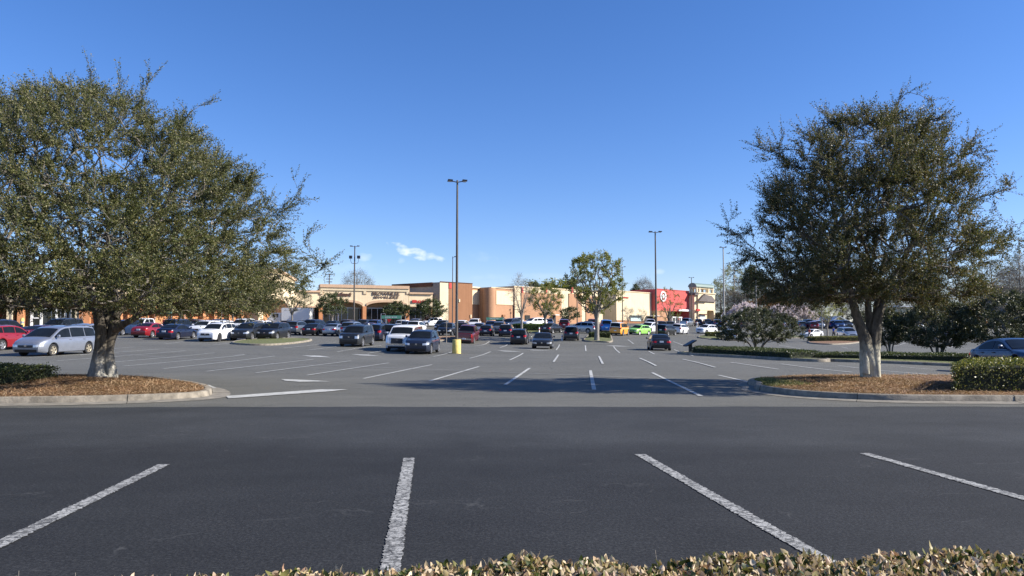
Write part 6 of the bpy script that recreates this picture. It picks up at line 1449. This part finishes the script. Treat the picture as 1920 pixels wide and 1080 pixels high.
# tilted board at the tip of the hedged island
x, d = xat(1294, 54), 54; z = gz(x, d); t = thing('lectern_sign', 'dark signboard tilted on a short post at the tip of the hedged island', 'sign', (x, d, z), .25)
MB().box((-.11, -.08, 0), (.11, .08, .72)).build('post', m_black, t); MB().prism([(-.42, .52), (.36, .92), (.33, 1.0), (-.45, .6)], -.32, .32, lambda a, b, c: (a, c, b)).build('tilted_board', m_head, t)
def bollard(px, d, label, h=.9, r=.08, m=None, name='bollard'):
    x = xat(px, d); t = thing(name, label, 'bollard', (x, d, gz(x, d)), 0); MB().lathe([(r * 1.3, -.05), (r * 1.3, .05), (r, .07), (r, h - r), (r * .7, h - .02), (.01, h)], 14).build('post', m or m_white, t, 50)
    MB().lathe([(r + .004, h * .6), (r + .004, h * .75)], 14).build('band', m_galv if m else m_signred, t)
bollard(41, 84, 'yellow bollard in front of the glass entrance', 1.6, .2, m_yellow); bollard(1054, 87, 'short white marker post left of the charcoal utility vehicle', .7); bollard(1011, 104, 'white hydrant-like post on the curb near the turned black sedan', 1.0)
# box truck
x, d = xat(545, 131), 131; z = gz(x, d); t = thing('box_truck', 'white delivery truck standing in front of the low cream link', 'truck', (x, d, z)); s_ = d / FPX
X0, X1, XC0, XC1 = (531 - 545) * s_, (583 - 545) * s_, (504 - 545) * s_, (529 - 545) * s_
MB().box((X0, -1.2, .9), (X1, 1.2, 3.15)).build('cargo_box', m_white, t)
mb = MB(); mb.prism([(XC0, .5), (XC0, 1.35), (XC0 + .35, 1.5), (XC0 + .7, 2.25), (XC1, 2.3), (XC1, .5)], -1.0, 1.0, lambda a, b, c: (a, c, b)); mb.build('cab', m_white, t)
MB().box((XC0 + .9, -1.02, 1.45), (XC1 - .4, -1.0, 2.1)).build('side_window', m_carglass, t); MB().box((XC0 + .5, -.99, .45), (X1 - .1, .99, .9)).build('chassis', m_black, t)
for a in (XC0 + .75, X1 - 1.2):
    for sgn in (-1, 1):
        w_ = obj('wheel', MB().lathe([(.26, -.12), (.44, -.13), (.46, 0), (.44, .13), (.26, .12)], 18, lambda x, y, z: (x, z, y)).mesh('wheel', m_tyre, 40), t, (a, sgn * .93, .45)); MB().lathe([(.25, -.1), (.25, .1)], 14, lambda x, y, z: (x, z, y)).build('rim', m_rim, w_)
# utility pole behind the strip
x, d = xat(616, 205), 205; z = gz(x, d); H = at(616, 513, d)[2] - z; t = thing('utility_pole', 'wooden utility pole with crossarms rising behind the strip roof', 'utility pole', (x, d, z)); MB().tube([(0, 0, -.5, .2), (0, 0, H, .14)], 8).build('pole', m_wood, t)
for k, zz in enumerate((H - .4, H - 1.6, H - 2.4)): MB().box((-1.1 + .15 * k, -.1, zz), (1.1 - .15 * k, .1, zz + .18)).build('crossarm', m_wood, t)

# ------------------------------------------------------------------ people
def skin_mesh(name, verts, edges, m, sub=1):
    me = bpy.data.meshes.new(name); me.from_pydata([v[:3] for v in verts], edges, []); o = bpy.data.objects.new(name, me); C.objects.link(o)
    md = o.modifiers.new('s', 'SKIN'); 
    for i, v in enumerate(verts): me.skin_vertices[0].data[i].radius = (v[3], v[3] * (v[4] if len(v) > 4 else 1)); me.skin_vertices[0].data[i].use_root = (i == 0)
    md.use_smooth_shade = True; o.modifiers.new('b', 'SUBSURF').levels = sub; o.modifiers['b'].render_levels = sub
    r_ = bpy.data.meshes.new_from_object(o.evaluated_get(bpy.context.evaluated_depsgraph_get())); bpy.data.objects.remove(o); r_.name = name; r_.materials.clear(); r_.materials.append(m); return r_
m_skin = simple('skin', (.42, .24, .17), .6); m_hair = simple('hair', (.03, .02, .015), .7)
def cloth(c): return simple('cloth', c, .9, var=.2, scale=15)
def person(px, d, face, shirt, trousers, label, stride=.25, h=1.74, hair=None, hat=None, shorts=False):
    x = xat(px, d); t = thing('person', label, 'person', (x, d, gz(x, d)), R(face) - math.pi / 2); t.scale = (h / 1.74,) * 3
    k = stride; body = [(0, 0, .95, .13, .8)]; E = []
    def chain(pr, pts_):
        for p in pts_: body.append(p); E.append((pr, len(body) - 1)); pr = len(body) - 1
        return pr
    ch = chain(0, [(0, 0, 1.12, .125, .75), (0, .01, 1.30, .145, .75), (0, 0, 1.43, .10, .8)]); chain(ch, [(0, .005, 1.50, .052), (0, .02, 1.57, .07), (0, .025, 1.64, .082, 1.1), (0, .02, 1.72, .06)])
    for s in (-1, 1):
        wr_ = chain(ch, [(s * .17, 0, 1.41, .055), (s * .23, -s * k * .2, 1.15, .042), (s * .24, .08 - s * k * .5, .92, .028), (s * .24, .10 - s * k * .55, .85, .034, .5)])
        b = body[wr_]
        for j in range(4): chain(wr_, [(b[0], b[1] + (j - 1.5) * .019, b[2] - .05, .009), (b[0] - s * .012, b[1] + (j - 1.5) * .021, b[2] - .085 - .006 * (j in (1, 2)), .008)])
        chain(wr_, [(b[0] - s * .01, b[1] + .045, b[2] - .02, .010), (b[0] - s * .015, b[1] + .055, b[2] - .05, .008)])
        chain(0, [(s * .09, 0, .88, .088), (s * .10, s * k * .5, .50, .058), (s * .10, s * k - .02, .10, .038), (s * .10, s * k + .02, .045, .04), (s * .11, s * k + .15, .035, .032)])
    obj('body', skin_mesh('body', body, E, m_skin), t)
    sh = [(0, 0, .93, .145, .8), (0, 0, 1.12, .14, .78), (0, .01, 1.30, .16, .78), (0, 0, 1.43, .11, .8)]; e = [(0, 1), (1, 2), (2, 3)]
    for s in (-1, 1): n = len(sh); sh += [(s * .17, 0, 1.41, .07), (s * .21, -s * k * .12, 1.25, .06)]; e += [(3, n), (n, n + 1)]
    obj('shirt', skin_mesh('shirt', sh, e, cloth(shirt)), t)
    tr = [(0, 0, .96, .14, .8)]; e = []
    for s in (-1, 1): n = len(tr); tr += [(s * .09, 0, .87, .10), (s * .10, s * k * .5, .50, .075)] + ([] if shorts else [(s * .10, s * k - .02, .11, .06)]); e += [(0, n), (n, n + 1)] + ([] if shorts else [(n + 1, n + 2)])
    obj('trousers', skin_mesh('trousers', tr, e, cloth(trousers)), t)
    obj('hair', MB().lathe([(.02, .115), (.07, .09), (.092, .03), (.09, -.02), (.06, -.03)], 12, lambda a, b, c: (a, b * 1.1 + .005, 1.67 + c + (.02 if b < 0 else 0) * -1)).mesh('hair', hat or hair or m_hair, 60), t)
    for s in (-1, 1):
        obj('shoe', MB().tube([(s * .10, s * k - .06, .04, .04), (s * .105, s * k + .04, .045, .05), (s * .11, s * k + .17, .035, .035)], 8).mesh('shoe', m_black, 60), t)
        MB().box((s * .03 - .012, .098, 1.645), (s * .03 + .012, .107, 1.657)).build('eye', m_black, t)
    return t
person(691, 66.5, 180, (.30, .38, .5), (.25, .2, .14), 'man in a pale blue shirt walking behind the dark boxy utility vehicle', .2, 1.8, hat=m_white)
person(716.5, 75.3, 80, (.22, .2, .2), (.38, .26, .17), 'person in tan trousers between the navy and the black utility vehicles', .18, 1.72)
person(307, 96, 250, (.42, .02, .03), (.06, .06, .08), 'walker in a red shirt before the orange arcade wall', .22, 1.75)
person(194.5, 62, 265, (.05, .05, .28), (.03, .03, .16), 'person in dark blue glimpsed between the two stems of the left oak', .15, 1.75, hat=m_white)
person(110, 88, 90, (.7, .7, .7), (.1, .1, .12), 'shopper in white at the glass entrance doors', .2, 1.65)
person(1563, 121, 200, (.06, .14, .6), (.02, .02, .03), 'man in a bright blue shirt walking beside the pale minivan', .2, 1.8)
person(1517.5, 124, 30, (.4, .05, .04), (.05, .05, .1), 'person in red at the open door of the white sedan', .1, 1.7)
person(1273, 205, 270, (.6, .15, .12), (.1, .1, .15), 'shopper in red leaving the red store entrance', .25, 1.7)
person(1269, 206, 270, (.05, .08, .25), (.05, .05, .08), 'shopper in navy at the red store entrance', .2, 1.75)
person(1307, 150, 265, (.7, .7, .68), (.6, .6, .58), 'shopper dressed in white left of the white crossover', .2, 1.7)
